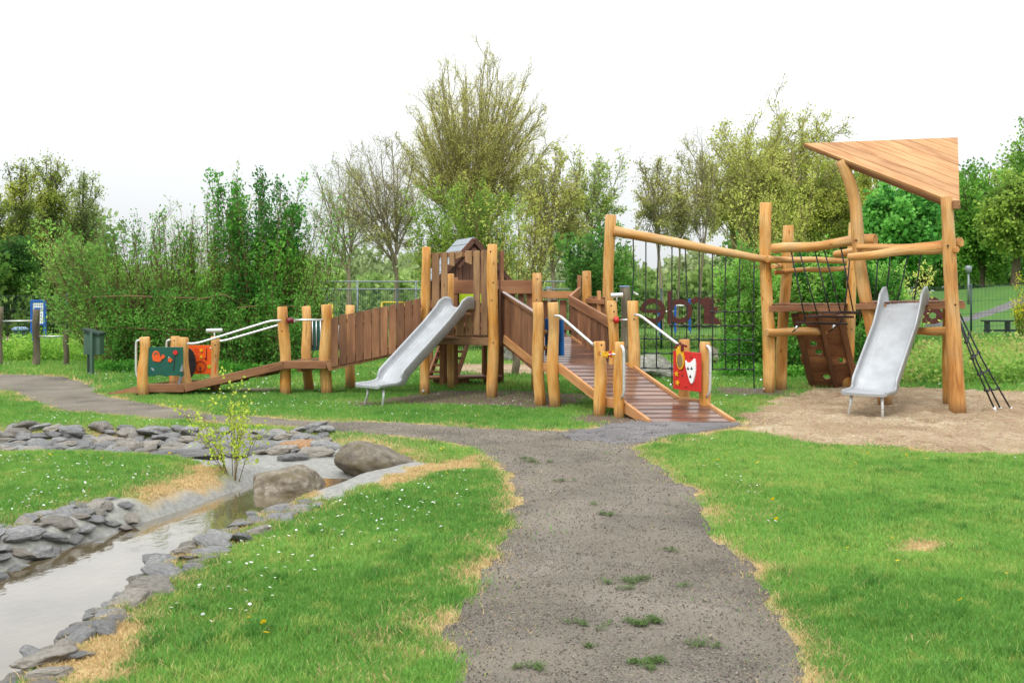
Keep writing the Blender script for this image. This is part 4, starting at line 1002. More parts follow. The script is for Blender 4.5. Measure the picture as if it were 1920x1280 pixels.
# --- slides
def slide(parent, top, end, width, ztop, zend, legs, label_, fin=.32, wallh=.15):
    """top/end: (x, y) of the centre line. sweeps a trough with rolled rims"""
    top = Vector((top[0], top[1], 0)); end = Vector((end[0], end[1], 0)); ax = (end-top); L = ax.length; ax.normalize(); cr = Vector((ax.y, -ax.x, 0))
    n = 40; sec = []
    s_top, s_bot = .07, .80
    def prof(t_):
        if t_ < s_top: return ztop
        if t_ > s_bot: return zend+.01*(1-(t_-s_bot)/(1-s_bot))
        u = (t_-s_top)/(s_bot-s_top); k = u*1.0
        e = .045
        lin = ztop+(zend-ztop)*k
        if k < e: lin = ztop+(zend-ztop)*(k*k/(2*e))+(0)
        if k > 1-e*1.6:
            f = 1.6*e; q = (1-k); lin = zend+(ztop-zend)*(q*q/(2*f))
        return lin
    def wh(t_):
        if t_ < .02: return .10
        h = wallh
        if t_ < .30: h += (fin-wallh)*min(1, ((t_-.0)/.055))**.7*max(0, 1-max(0, t_-.055)/.245)**1.2
        if t_ > .74: h = .012+(wallh-.012)*max(0, 1-(t_-.74)/.10)**1.2
        return h
    path = []
    for i in range(n+1):
        t_ = i/n; c = top+ax*L*t_; c.z = prof(t_); path.append((c, wh(t_), t_))
    vs = []; gc = []; W = width/2
    def ring(c, h, t_, tn):
        up = tn.cross(cr); up = up if up.z > 0 else -up
        wb = W-.05; fl = .03*(t_ > .8)
        q = []
        # outer near side up, rolled rim, inner down, floor, and mirrored; then the underside
        L_ = [(-W-.012, -.02), (-W-.016, h-.01), (-W-.02, h+.012), (-W-.006, h+.024), (-W+.012, h+.012), (-W+.014, h-.015), (-W+.02, .03 if h > .04 else h*.6), (-W+.06, .004), (0, 0)]
        R_ = [(-a, b) for a, b in L_[:-1]][::-1]
        under = [(W-.03, -.035), (0, -.03), (-W+.03, -.035)]
        for a, b in L_+R_+under: q.append(c+cr*a+up*b)
        return q
    m_ = len(ring(Vector((0, 0, 0)), .1, .5, Vector((0, 1, 0))))
    for i, (c, h, t_) in enumerate(path):
        tn = (path[min(i+1, n)][0]-path[max(i-1, 0)][0]).normalized(); r0 = ring(c, h, t_, tn); vs += r0
        gc += [(p-c).to_tuple() for p in r0]
    fs = []
    for i in range(n):
        for k in range(m_): k2 = (k+1) % m_; fs.append([i*m_+k, (i+1)*m_+k, (i+1)*m_+k2, i*m_+k2])
    fs.append(list(range(m_))); fs.append([n*m_+k for k in range(m_)][::-1])
    o = MB().add(vs, fs, gc, [True]*(len(fs)-2)+[False]*2).build('slide', M['steel'], parent); o['label'] = label_
    for (t_, s_) in legs:
        c = top+ax*L*t_; c.z = prof(t_)-.03; a = c+cr*s_*(W-.09); f_ = a+ax*.05+cr*s_*.03; f_.z = -.03
        mid = a.lerp(f_, .4)-ax*.015
        MB().tube([a+Vector((0, 0, .01)), mid, f_], [.021, .019, .019], 10).build('slide_leg', M['pipe'], o)
    # weld line along the trough
    q = []
    for i in range(3, n-8): c, h, t_ = path[i]; q.append(c+cr*(W-.11)+Vector((0, 0, .006)))
    MB().tube(q, .004, 5).build('slide_seam', M['pipe'], o)
    q = [c+Vector((0, 0, .5)) for c in ()]
    return o
slide(S, (X(869, 16.05), 16.02), (-2.10, 14.45), .50, 1.42, .30, [(.92, -1), (.92, 1)], "steel slide down from the tower", fin=.155, wallh=.115)

# ------------------------------------------------------------------ little playhouse behind the tower
Hs = empty('playhouse', (X(888, 18.2), 18.2, 0), "small dark wooden playhouse with grey pitched roof and open ladder, behind the tower", "playhouse")
gc0 = Vector((X(887, 18.0), 18.0, 0)); rd = Vector((-.34, .86, 0)).normalized(); gd = Vector((rd.y, -rd.x, 0))    # ridge direction, gable direction
zr, ze, hwid = Z(446, 18.0), Z(523, 18.0), .70
def HP(u, v, z): return Vector((gc0.x, gc0.y, 0))+gd*u+rd*v+Vector((0, 0, z))
rf = MB()
for s_ in (-1, 1):
    a, b = HP(0, -.06, zr+.012), HP(s_*hwid, -.06, ze); e = rd*1.0; th = Vector((0, 0, -.035))
    rf.prism([a, b, b+e, a+e], th)
    for k in range(1, 6): q = a.lerp(b, k/6); rf.beam(q+Vector((0, 0, .004)), q+e+Vector((0, 0, .004)), .012, .006)
rf.build('roof', M['slate'], Hs)
gb = MB(); nb = 9
for k in range(nb):
    u0, u1 = -.60+1.2*k/nb+.004, -.60+1.2*(k+1)/nb-.004
    f = lambda u: zr-.05-(zr-ze)*abs(u)/hwid
    top_ = [(u1, f(u1)), (u0, f(u0))] if not (u0 < 0 < u1) else [(u1, f(u1)), (0, f(0)), (u0, f(u0))]
    gb.prism([HP(u, 0, z) for u, z in [(u0, .95), (u1, .95)]+top_], rd*.03)
gb.build('gable_wall', M['house'], Hs, .003)
bb = MB()
for s_ in (-1, 1): bb.beam(HP(0, -.07, zr-.03), HP(s_*hwid, -.07, ze-.04), .03, .09); bb.beam(HP(0, -.075, zr-.20), HP(s_*.30, -.075, ze+.20), .03, .05)
bb.build('barge_board', M['house'], Hs, .004)
MB().prism([HP(-.14, -.012, zr-.36), HP(.14, -.012, zr-.36), HP(0, -.012, zr-.18)], rd*.01).build('gable_window', M['black'], Hs)
for u, v in ((-.52, 0), (.52, 0), (-.52, .85), (.52, .85)): MB().beam(HP(u, v+.03, -.05), HP(u, v+.03, 1.0), .07, .07, up=(0, 1, 0)).build('square_post', M['beam'], Hs, .005)
for s_ in (-1, 1):
    sw = MB()
    for k in range(7): sw.beam(HP(s_*.57, .06+.13*k, .95), HP(s_*.57, .06+.13*k, ze-.03), .128, .02, up=rd)
    sw.build('side_wall', M['house'], Hs, .003)
MB().beam(P(804, 707, 18.1), P(941, 705, 18.1), .55, .045).build('low_deck', M['beam'], Hs, .005)
MB().beam(P(812, 714, 18.0), P(880, 714, 18.0), .07, .08).build('deck_joist', M['beam'], Hs, .005)
st = MB()
for a, b in (((806, 704), (829, 640)), ((857, 703), (878, 640))): st.beam(P(a[0], a[1], 18.2), P(b[0], b[1], 18.6), .04, .12)
st.build('ladder_side', M['beam'], Hs, .005)
tr_ = MB()
for k in range(5):
    t_ = (k+.5)/5; x0 = 806+23*t_; x1 = 857+21*t_; y = 703-63*t_; tr_.beam(P(x0, y, 18.2+.4*t_), P(x1, y, 18.2+.4*t_), .14, .035)
tr_.build('ladder_tread', M['board'], Hs, .004)

# ------------------------------------------------------------------ climbing frame with triangular roof
K = empty('climbing_frame', (5.5, 15.5, 0), "tall log climbing frame with triangular plank roof, wide slide and rope nets over sand", "climbing frame")
post(1139, 403, 738, .18, K, topx=1145, d=16.45, bolts=(412,), wob=.02)
post(1441, 380, 735.5, .19, K, topx=1436, wob=.02, bolts=(579,)); post(1464, 423, 731, .18, K, topx=1478, wob=.015)
post(1588, 418, 726, .17, K, topx=1601, wob=.012, bolts=(505, 617)); post(1779, 560, 757, .16, K, topx=1777, wob=.01)
# right tall post and curved leaning post
def pathpost(pts, r, parent, bolts=()):
    Q = [P(*p) for p in pts]; q = [Q[0]]
    for i in range(len(Q)-1):
        for k in (1, 2, 3): q.append(Q[i].lerp(Q[i+1], k/3))
    for _ in range(2): q = [q[0]]+[(q[i-1]+q[i]*2+q[i+1])/4 for i in range(1, len(q)-1)]+[q[-1]]
    n = len(q); rad = [(r[0]+(r[1]-r[0])*i/(n-1))*(1+.03*math.sin(i*1.3)+.015*random.random()) for i in range(n)]
    o = MB().tube(q, rad, 18, lumpy=.04, chamfer=.008).build('post', M['log'], parent)
    for (bx, by, bd, rr_) in bolts:
        c = P(bx, by, bd)+Vector((0, -rr_, 0)); MB().tube([c+Vector((0, .02, 0)), c+Vector((0, -.006, 0))], [.014, .012], 10).build('bolt', M['bolt'], o)
    return o
pathpost([(1797, 783, 13.72), (1793, 720, 13.74), (1788, 620, 13.78), (1783, 540, 13.8), (1779, 450, 13.82), (1775, 369, 13.85)], (.112, .078), K, [(1773, 461, 13.8, .08), (1786, 571, 13.78, .09)])
pathpost([(1663, 768, 14.75), (1648, 695, 14.78), (1635, 612, 14.8), (1624, 567, 14.8), (1612, 501, 14.8), (1608, 445, 14.8), (1605, 384, 14.82), (1593, 337, 14.84), (1577, 301, 14.86)], (.10, .082), K, [(1602, 451, 14.8, .085)])
# logs
log(P(1150, 433, 16.4), P(1438, 487, 16.45), .088, .062, K, wob=.006, sag=0)
log(P(1449, 466, 16.35), P(1642, 449, 15.05), .077, .082, K, wob=.03)
log(P(1439, 486, 16.35), P(1586, 489.5, 17.25), .058, .045, K, wob=.01)
log(P(1452, 511, 16.8), P(1588, 502, 17.25), .040, .040, K, wob=.02)
log(P(1450, 500, 16.2), P(1464, 498, 17.1), .045, .045, K, n=4, wob=0)
log(P(1566, 477, 16.7), P(1802, 454, 14.6), .065, .072, K, wob=.03)
log(P(1590, 482, 14.62), P(1772, 463, 13.95), .052, .085, K, wob=.02)
log(P(1606, 463, 14.68), P(1774, 462, 14.2), .040, .06, K, wob=.01)
log(P(1776, 478, 14.6), P(1793, 468, 13.70), .045, .048, K, n=4, wob=0)
log(P(1437, 624, 16.3), P(1583, 620, 17.2), .07, .062, K, wob=.015)
log(P(1700, 620, 14.9), P(1790, 621, 13.95), .055, .06, K, wob=.005)
# roof of planks
A = Vector((4.44, 15.19, 3.93)); B = Vector((6.94, 15.5, 4.07)); C = Vector((6.16, 13.7, 2.86))
nrm = (B-A).cross(C-A).normalized(); nrm = nrm if nrm.z > 0 else -nrm
e1 = (C-A).normalized(); e2 = nrm.cross(e1).normalized()
if e2.dot(B-A) < 0: e2 = -e2
Hh = (B-A).dot(e2); ub = (B-A).dot(e1); Lc = (C-A).length
nbd = 9; rm = MB()
for k in range(nbd):
    v0, v1 = Hh*k/nbd+.006, Hh*(k+1)/nbd-.006
    def span(v): f = v/Hh; return ub*f, Lc+(ub-Lc)*f
    a0, a1 = span(v0); b0_, b1_ = span(v1)
    rm.prism([A+e1*a0+e2*v0, A+e1*a1+e2*v0, A+e1*b1_+e2*v1, A+e1*b0_+e2*v1], -nrm*.035)
roof = rm.build('roof', M['roofwood'], K, .004)
fr = MB()
fr.beam(A+e1*.75+e2*.07-nrm*.085, C-e1*.10+e2*.07-nrm*.085, .05, .10, up=nrm)
fr.beam(A.lerp(B, .35)+(C-A).normalized()*.10-nrm*.09, B-e2*.12-e1*.05-nrm*.09, .05, .11, up=nrm)
fr.beam(B.lerp(C, .1)-e1*.08-nrm*.09, C-e1*.12+e2*.1-nrm*.09, .05, .11, up=nrm)
fr.build('roof_frame', M['beam'], roof, .004)
MB().prism([A-nrm*.036, C-nrm*.036, C-nrm*.085-e1*.02, A-nrm*.06+e1*.06], e2*.03).build('edge_board', M['beam'], roof, .003)
MB().beam(P(1793, 376, 13.75), P(1793, 392, 13.75), .09, .06, up=(0, 1, 0)).build('roof_block', M['beam'], roof, .004)
# platforms
pf = MB()
pf.beam(P(1443, 579, 16.25), P(1583, 578, 17.0), .05, .10); pf.beam(P(1462, 576, 17.1), P(1590, 576, 17.5), .05, .10); pf.beam(P(1604, 575, 14.75), P(1662, 574.5, 14.6), .05, .085); pf.beam(P(1728, 574, 14.45), P(1810, 573, 14.2), .05, .085); pf.beam(P(1640, 571, 15.6), P(1808, 571, 15.0), .05, .085)
pf.build('platform_beam', M['beam'], K, .006)
pd = MB()
a0, a1, b0_, b1_ = P(1446, 573, 16.3), P(1462, 571, 17.2), P(1583, 572, 17.0), P(1592, 571, 17.6)
for k in range(10): f0, f1 = (k+.05)/10, (k+.95)/10; pd.prism([a0.lerp(b0_, f0), a0.lerp(b0_, f1), a1.lerp(b1_, f1), a1.lerp(b1_, f0)], Vector((0, 0, .028)))
a0, a1, b0_, b1_ = P(1610, 570, 14.75), P(1640, 566.5, 15.6), P(1808, 568, 14.2), P(1806, 566, 15.0)
for k in range(13): f0, f1 = (k+.05)/13, (k+.95)/13; pd.prism([a0.lerp(b0_, f0), a0.lerp(b0_, f1), a1.lerp(b1_, f1), a1.lerp(b1_, f0)], Vector((0, 0, .028)))
pd.build('platform_deck', M['board'], K, .003)
# climbing wall leaning away
W0 = [P(1484, 588, 16.7), P(1580, 588, 16.75)]; W1 = [P(1518, 728, 17.6), P(1612, 730, 17.5)]
cw = MB(); nw = 9
ovals = {(1, .12), (3, .30), (4, .34), (5, .80), (6, .35)}
nW = (W0[1]-W0[0]).cross(W1[0]-W0[0]).normalized()
if nW.y > 0: nW = -nW
hole = {1: (.17,), 3: (.30,), 4: (.36,), 5: (.78,), 7: (.42,)}
for k in range(nw):
    f0, f1 = k/nw+.002, (k+1)/nw-.002; l0, r0 = W0[0].lerp(W1[0], f0), W0[1].lerp(W1[1], f0); l1, r1 = W0[0].lerp(W1[0], f1), W0[1].lerp(W1[1], f1)
    j0, j1 = random.uniform(-.02, .03), random.uniform(-.03, .04); l0 -= Vector((j0, 0, 0)); l1 -= Vector((j0, 0, 0)); r0 += Vector((j1, 0, 0)); r1 += Vector((j1, 0, 0))
    rn_ = random.random(); cuts = hole.get(k, ()); u = 0.0
    for h_ in cuts:
        cw.prism([l0.lerp(r0, u), l0.lerp(r0, h_-.075), l1.lerp(r1, h_-.075), l1.lerp(r1, u)], -nW*.028, rnd=rn_)
        # rounded hand hole: pieces above and below an oval
        S_ = 8
        for q in range(S_):
            ua, ub_ = h_-.075+.15*q/S_, h_-.075+.15*(q+1)/S_
            ca = lambda uu: .34*math.sqrt(max(0, 1-((uu-h_)/.0755)**2))
            ta, tb_ = l0.lerp(r0, ua), l0.lerp(r0, ub_); ba, bb_ = l1.lerp(r1, ua), l1.lerp(r1, ub_)
            cw.prism([ta, tb_, tb_.lerp(bb_, .5-ca(ub_)), ta.lerp(ba, .5-ca(ua))], -nW*.028, rnd=rn_)
            cw.prism([ta.lerp(ba, .5+ca(ua)), tb_.lerp(bb_, .5+ca(ub_)), bb_, ba], -nW*.028, rnd=rn_)
        u = h_+.075
    cw.prism([l0.lerp(r0, u), r0, r1, l1.lerp(r1, u)], -nW*.028, rnd=rn_)
cwo = cw.build('climbing_wall', M['beam'], K, 0)
sg = MB()
for f in (.06, .52, .93): sg.beam(W0[0].lerp(W0[1], f)+nW*.05, W1[0].lerp(W1[1], f)+nW*.05, .10 if f != .52 else .075, .07, up=nW)
sg.build('stringer', M['board'], cwo, .004)
slide(K, (X(1702, 14.6), 14.6), (4.66, 13.20), .58, 1.50, .31, [(.94, -1), (.94, 1)], "wide steel slide coming down onto the sand", fin=.23, wallh=.085)
# vertical rope net
net = MB(); rx = [1187, 1211, 1235, 1260, 1285, 1311, 1336, 1361, 1387, 1414]; ry = [686, 688, 690, 722, 694, 694, 694, 692, 690, 732]
def beam_y(px): return 441+(px-1150)*(54/288)
def rope(pts, r=.0105): MBr.tube([Vector(p) for p in pts], r, 7)
MBr = MB()
for i, px in enumerate(rx):
    top_ = beam_y(px); bot = ry[i] if i else 572; dx = random.uniform(-3, 3); pts_ = []
    for k in range(9): f = k/8; pts_.append(P(px+math.sin(f*3.1)*dx+(-4*f if i < 3 else 0), top_+(bot-top_)*f, 16.42+.02*math.sin(k*1.7+i)))
    rope(pts_)
MBr.build('net_rope', M['rope'], K); MBr = MB()
rows = [(584, 6, 9), (610, 3, 9), (637, 1, 9), (664, 1, 9), (692, 1, 9)]
for y, i0, i1 in rows:
    pts_ = []
    x_start = rx[i0]-(8 if y > 620 else 0)
    for px in np.linspace(x_start, rx[i1], (i1-i0)*3+1): ph = (px-rx[i0])/25*math.pi; pts_.append(P(px-2, y+1.3*abs(math.sin(ph))-3*(1-(px-1187)/230) if y > 620 else y+1.5*abs(math.sin(ph)), 16.41))
    rope(pts_)
MBr.build('net_crossing_rope', M['rope'], K); kn = MB()
for y, i0, i1 in rows:
    for i in range(i0, i1+1):
        c = P(rx[i]-2, y-3*(1-(rx[i]-1187)/230) if y > 620 else y, 16.40); kn.tube([c-Vector((.022, 0, 0)), c+Vector((.022, 0, 0))], .018, 8)
kn.build('net_knot', M['rope'], K)
tg_ = MB()
for px, y in ((1258, 722), (1414, 732)): tg_.tube([P(px, y-3, 16.42), P(px, y+4, 16.42)], [.018, .012], 8)
for px in (1187,): tg_.tube([P(px+1, 548, 16.4), P(px+10, 553, 16.3)], [.014, .014], 8)
tg_.build('rope_ferrule', M['pipe'], K)
# rope bridge
br = MB()
for (x0, y0, x1, y1, d0, d1) in [(1494, 605, 1586, 607, 16.0, 16.2), (1520, 593, 1598, 594, 15.9, 16.0), (1537, 585.5, 1615, 587, 15.75, 15.8), (1573, 584.5, 1652, 587, 15.6, 15.6), (1598, 586, 1660, 590, 15.4, 15.4)]:
    br.beam(P(x0, y0, d0), P(x1, y1, d1), .12, .035)
br.build('bridge_plank', M['plank_dark'], K, .004)
MBr = MB()
for (x0, y0, d0), (x1, y1, d1) in [((1483, 474, 16.1), (1510, 601, 16.0)), ((1498, 473, 16.0), (1533, 591, 15.9)), ((1527, 470, 15.85), (1556, 586, 15.75)), ((1544, 468, 15.7), (1576, 584, 15.7)), ((1576, 465, 15.5), (1600, 585, 15.5)),
                                   ((1593, 490, 15.9), (1583, 584, 15.8)), ((1510, 601, 16.0), (1486, 622, 16.35)), ((1581, 601, 16.1), (1555, 622, 16.6)), ((1510, 599, 16.0), (1522, 590, 15.9)),
                                   ((1646, 484, 15.9), (1640, 566, 15.7)), ((1669, 481, 15.7), (1660, 566, 15.6)), ((1703, 478, 15.4), (1682, 566, 15.2)), ((1727, 476, 15.2), (1714, 562, 15.0))]:
    rope([P(x0, y0-4, d0), P((x0+x1)/2+.6, (y0+y1)/2, (d0+d1)/2), P(x1, y1, d1)], .011)
MBr.build('bridge_rope', M['rope'], K)
fe = MB()
for px, y, d in ((1493, 614, 16.2), (1563, 612, 16.4)): fe.tube([P(px+2, y-3, d), P(px-2, y+3, d)], .02, 8)
fe.build('rope_ferrule', M['pipe'], K)
# leaning cargo net on the right
MBr = MB(); tops = [(1796, 581, 14.5), (1795, 590, 14.2), (1797, 600, 13.9)]; bots = [(1896, 768, 14.15), (1877, 768, 14.0), (1865, 767, 13.9)]
for a, b in zip(tops, bots): rope([P(*a), P((a[0]+b[0])/2-3, (a[1]+b[1])/2+2, (a[2]+b[2])/2), P(*b)], .012)
for f in (.24, .42, .60, .78):
    q = [P(*a).lerp(P(*b), f)+P(0, 0, 1)*0 for a, b in zip(tops, bots)]; off = [Vector((-.02, 0, -.015))*math.sin(math.pi*f)]*3
    q = [p+o_ for p, o_ in zip(q, off)]; rope([q[0], q[0].lerp(q[1], .5)-Vector((0, 0, .02)), q[1], q[1].lerp(q[2], .5)-Vector((0, 0, .02)), q[2]], .012)
    for p in q: MBr.tube([p-Vector((.02, 0, 0)), p+Vector((.02, 0, 0))], .02, 8)
MBr.build('cargo_net', M['rope'], K)
fe = MB()
for b in bots: p = P(*b); fe.tube([p+Vector((-.01, 0, .03)), p+Vector((.02, 0, -.04))], [.022, .014], 8)
fe.build('rope_ferrule', M['white'], K)

# ------------------------------------------------------------------ trees and shrubs
def unit(v): return v/np.maximum(np.linalg.norm(v, axis=-1, keepdims=True), 1e-9)
def grow(r, start, direc, length, rad, S, jit, trop, taper=.5, droop=0):
    """polylines (N,S+1,3) and radii (N,S+1)"""
    n = len(start); P_ = np.zeros((n, S+1, 3)); P_[:, 0] = start; d = unit(direc.copy()); R_ = np.zeros((n, S+1)); R_[:, 0] = rad
    for k in range(S):
        d = unit(d+r.normal(0, jit, (n, 3))+np.array([0, 0, trop])-np.array([0, 0, droop])*(k/S))
        P_[:, k+1] = P_[:, k]+d*(length/S)[:, None]; R_[:, k+1] = rad*(1-(1-taper)*(k+1)/S)
    return P_, R_
def children(r, P_, R_, num, t0, t1, ang, angsd, lenf, lensd, radf, minr=.003, lenmode='parent', plen=None, lshape=None):
    n, S1, _ = P_.shape; S = S1-1
    t = t0+(t1-t0)*(np.arange(num)[None, :]+r.random((n, num)))/num
    i = np.minimum((t*S).astype(int), S-1); f = (t*S-i)[..., None]; rows = np.arange(n)[:, None]
    pos = P_[rows, i]*(1-f)+P_[rows, i+1]*f; tan = unit(P_[rows, i+1]-P_[rows, i]); rad = R_[rows, i]*(1-f[..., 0])+R_[rows, i+1]*f[..., 0]
    az = (np.arange(num)[None, :]*2.4+r.uniform(0, 6.28, (n, 1))+r.normal(0, .4, (n, num)))
    ref = np.where(np.abs(tan[..., 2:3]) < .9, np.array([0, 0, 1.]), np.array([1., 0, 0])); u = unit(np.cross(tan, ref)); v = np.cross(tan, u)
    a = np.radians(r.normal(ang, angsd, (n, num)))[..., None]
    d = tan*np.cos(a)+(u*np.cos(az)[..., None]+v*np.sin(az)[..., None])*np.sin(a)
    L = plen[:, None]*lenf*(1+r.normal(0, lensd, (n, num))).clip(.3, 2)
    if lshape is not None: L = L*lshape(t)
    return pos.reshape(-1, 3), d.reshape(-1, 3), L.ravel(), np.maximum(rad.ravel()*radf, minr)
def tubes(P_, R_, sides):
    n, S1, _ = P_.shape; tan = np.gradient(P_, axis=1); tan = unit(tan)
    ref = np.where(np.abs(tan[:, :1, 2:3]) < .9, np.array([0, 0, 1.]), np.array([1., 0, 0])); u = unit(np.cross(tan, np.broadcast_to(ref, tan.shape))); v = np.cross(tan, u)
    a = np.arange(sides)*2*np.pi/sides
    V = P_[:, :, None]+R_[:, :, None, None]*(u[:, :, None]*np.cos(a)[None, None, :, None]+v[:, :, None]*np.sin(a)[None, None, :, None])
    idx = np.arange(n*S1*sides).reshape(n, S1, sides); nx_ = np.roll(idx, -1, 2)
    q = np.stack([idx[:, :-1], nx_[:, :-1], nx_[:, 1:], idx[:, 1:]], -1).reshape(-1, 4)
    return V.reshape(-1, 3), q
def leaves(r, pos, tan, size, wid, cols, spread, hang=.0, clumpf=1.0):
    """leaf quads (pointed kite) at positions; cols: list of sRGB; a slow noise makes lighter and darker clumps of foliage colour"""
    n = len(pos); p = pos+r.normal(0, 1, (n, 3))*spread
    d = unit(tan*.6+r.normal(0, .6, (n, 3))+np.array([0, 0, -hang])); s = size*(.6+.8*r.random(n))[:, None]; side = unit(np.cross(d, r.normal(0, 1, (n, 3))))*s*wid
    v = np.stack([p, p+d*s*.5+side, p+d*s, p+d*s*.5-side], 1).reshape(-1, 3); o = np.arange(n)*4
    q = np.stack([o, o+1, o+2, o+3], 1)
    C_ = np.array([s2l(c) for c in cols]); m = len(C_)
    k = np.clip(fbm(p[:, 0]*clumpf+p[:, 1]*.7, p[:, 2]*clumpf+p[:, 1]*.5, 5)*1.9-.45+r.normal(0, .22, n), 0, .999)*(m-1)
    i = k.astype(int); f = (k-i)[:, None]; c = C_[i]*(1-f)+C_[np.minimum(i+1, m-1)]*f; c = c*(.8+.4*r.random((n, 1)))
    return v, q, np.concatenate([c, np.ones((n, 1))], 1)
def limbs_to(r, P0, R0, lb):
    """limbs that leave the trunk between z0 and z1 and end on the crown's ellipsoid"""
    n = lb['n']; z = lb['z0']+(lb['z1']-lb['z0'])*r.random(n); k = r.integers(0, len(P0), n); S = lb.get('S', 10)
    st = np.stack([np.interp(z[i], P0[k[i], :, 2], P0[k[i], :, a_]) for i in range(n) for a_ in range(3)]).reshape(n, 3); st[:, 2] = z
    az = np.arange(n)*2.39996+r.uniform(0, .5, n); lo_ = lb.get('lo', -.25); u = 1-(np.arange(n)+r.random(n))/n*(1-lo_); ce = np.sqrt(np.clip(1-u*u, 0, 1))
    rr_ = (.80+.22*r.random(n))*(1+lb.get('lump', .1)*np.sin(az*3+u*4)); tg = np.stack([np.cos(az)*ce*lb['rx']*rr_+lb.get('cx', 0), np.sin(az)*ce*lb.get('ry', lb['rx'])*rr_, lb['zc']+u*lb['rz']*rr_], 1)
    d_ = tg-st; L = np.linalg.norm(d_, axis=1); hz = np.linalg.norm(d_[:, :2], axis=1)
    ct = st+d_*np.array([.42, .42, .30])+np.array([0, 0, 1.])*(hz*lb.get('up', .30))[:, None]
    t = np.linspace(0, 1, S+1)[None, :, None]; P_ = st[:, None]*(1-t)**2+2*ct[:, None]*t*(1-t)+tg[:, None]*t*t
    w_ = np.cumsum(r.normal(0, lb.get('jit', .045), (n, S+1, 3)), 1)*(L/S)[:, None, None]; w_ -= w_[:, :1]; P_ = P_+w_
    r0 = np.minimum(R0.max()*.75, lb.get('rad', .03)*L/ max(L.max(), 1)*R0.max()*10)*(.7+.5*r.random(n)); R_ = r0[:, None]*(1-.85*np.linspace(0, 1, S+1)[None])
    return P_, np.maximum(R_, lb.get('minr', .02)), L
def make_plant(name, cat, label_, base, levels, seed, bark, leafspec=None, fit=None, nstem=1, stem=None, group=None, crownname='crown', tiltx=0, limbs=None):
    """levels: list of dicts. fit: (height, width, depth) the plant is scaled to. leafspec: (per node count, size, width ratio, colours, spread, hang, from level)"""
    r = np.random.default_rng(seed)
    st = stem or {}; n = nstem
    sp = st.get('spread', .05); a = r.uniform(0, 6.28, n); rr = sp*np.sqrt(r.random(n)); start = np.stack([np.cos(a)*rr*st.get('ex', 1), np.sin(a)*rr, np.full(n, -.1)], 1)
    lean = st.get('lean', .05); d = np.stack([np.cos(a)*lean*rr/sp*st.get('ex', 1)+r.normal(0, st.get('rand', .03), n)+tiltx, np.sin(a)*lean*rr/sp+r.normal(0, st.get('rand', .03), n), np.ones(n)], 1)
    L = st['len']*(1-st.get('lvar', .15)*r.random(n)); rad = np.full(n, st['rad'])*(1-.3*r.random(n))
    sets = []; P_, R_ = grow(r, start, d, L, rad, st.get('S', 10), st.get('jit', .05), st.get('trop', .02), st.get('taper', .25), st.get('droop', 0)); sets.append((P_, R_, st.get('sides', 8), L))
    if limbs:
        P_, R_, Ll = limbs_to(r, P_, R_, limbs); sets.append((P_, R_, 5, Ll))
    for lv in levels:
        Pp, Rp, _, Lp = sets[lv.get('from', -1)]
        s_, d_, L_, r_ = children(r, Pp, Rp, lv['n'], lv['t0'], lv['t1'], lv['ang'], lv.get('asd', 10), lv['len'], lv.get('lsd', .2), lv['rad'], lv.get('minr', .004), plen=Lp, lshape=lv.get('shape'))
        P_, R_ = grow(r, s_, d_, L_, r_, lv.get('S', 5), lv.get('jit', .12), lv.get('trop', .06), lv.get('taper', .35), lv.get('droop', 0)); sets.append((P_, R_, lv.get('sides', 4), L_))
    scl = np.ones(3)
    if fit:
        allp = np.concatenate([q[0].reshape(-1, 3) for q in sets]); lo, hi = np.percentile(allp, .3, 0), np.percentile(allp, 99.7, 0)
        scl = np.array([fit[1]/(hi[0]-lo[0]), fit[2]/(hi[1]-lo[1]), fit[0]/hi[2]])
    V = []; Q = []; o = 0
    for i, (P_, R_, sd_, L_) in enumerate(sets):
        P2 = P_*scl
        v, q = tubes(P2, R_, sd_); V.append(v); Q.append(q+o); o += len(v); sets[i] = (P2, R_, sd_, L_)
    root = empty(name, base, label_, cat, group)
    me = np_mesh('trunk', np.concatenate(V), np.concatenate(Q), smooth=True); link_mesh('trunk', me, M[bark], root)
    if leafspec:
        cnt, size, wid, cols, spread, hang, fl = leafspec; vs = []; qs = []; cs = []; o = 0
        for P2, R_, sd_, L_ in sets[fl:]:
            nn_, S1, _ = P2.shape; t_ = r.random((nn_, cnt))**.7*(S1-1)*.999; i = t_.astype(int); f = (t_-i)[..., None]; rows = np.arange(nn_)[:, None]
            pos = (P2[rows, i]*(1-f)+P2[rows, i+1]*f).reshape(-1, 3); tan = unit(P2[rows, i+1]-P2[rows, i]).reshape(-1, 3)
            v, q, c = leaves(r, pos, tan, size, wid, cols, spread, hang); vs.append(v); qs.append(q+o); cs.append(c); o += len(v)
        me = np_mesh(crownname, np.concatenate(vs), np.concatenate(qs), fattr={'col': np.concatenate(cs)}); link_mesh(crownname, me, M['leaf'], root)
    return root
def onground(px, d): x = X(px, d); return (x, d, float(terrain(np.array([x]), np.array([d]))[0]))
OLIVE = [(128, 132, 74), (158, 160, 92), (184, 182, 112)]; MID = [(58, 96, 40), (88, 132, 54), (122, 160, 74)]; YEL = [(146, 156, 70), (174, 180, 88), (198, 200, 112)]
DARK = [(52, 88, 42), (76, 118, 52), (106, 150, 68)]; WIL = [(76, 120, 52), (108, 156, 66), (144, 186, 88)]; CHEST = [(68, 124, 56), (96, 158, 70), (130, 186, 90)]
PALE = [(126, 150, 82), (152, 174, 98), (178, 192, 116)]
def tw(px0, px1, d): return (px1-px0)*d/F
def th(py, d, zb=0): return Z(py, d)-zb
fan = lambda t: 1.0+0*t
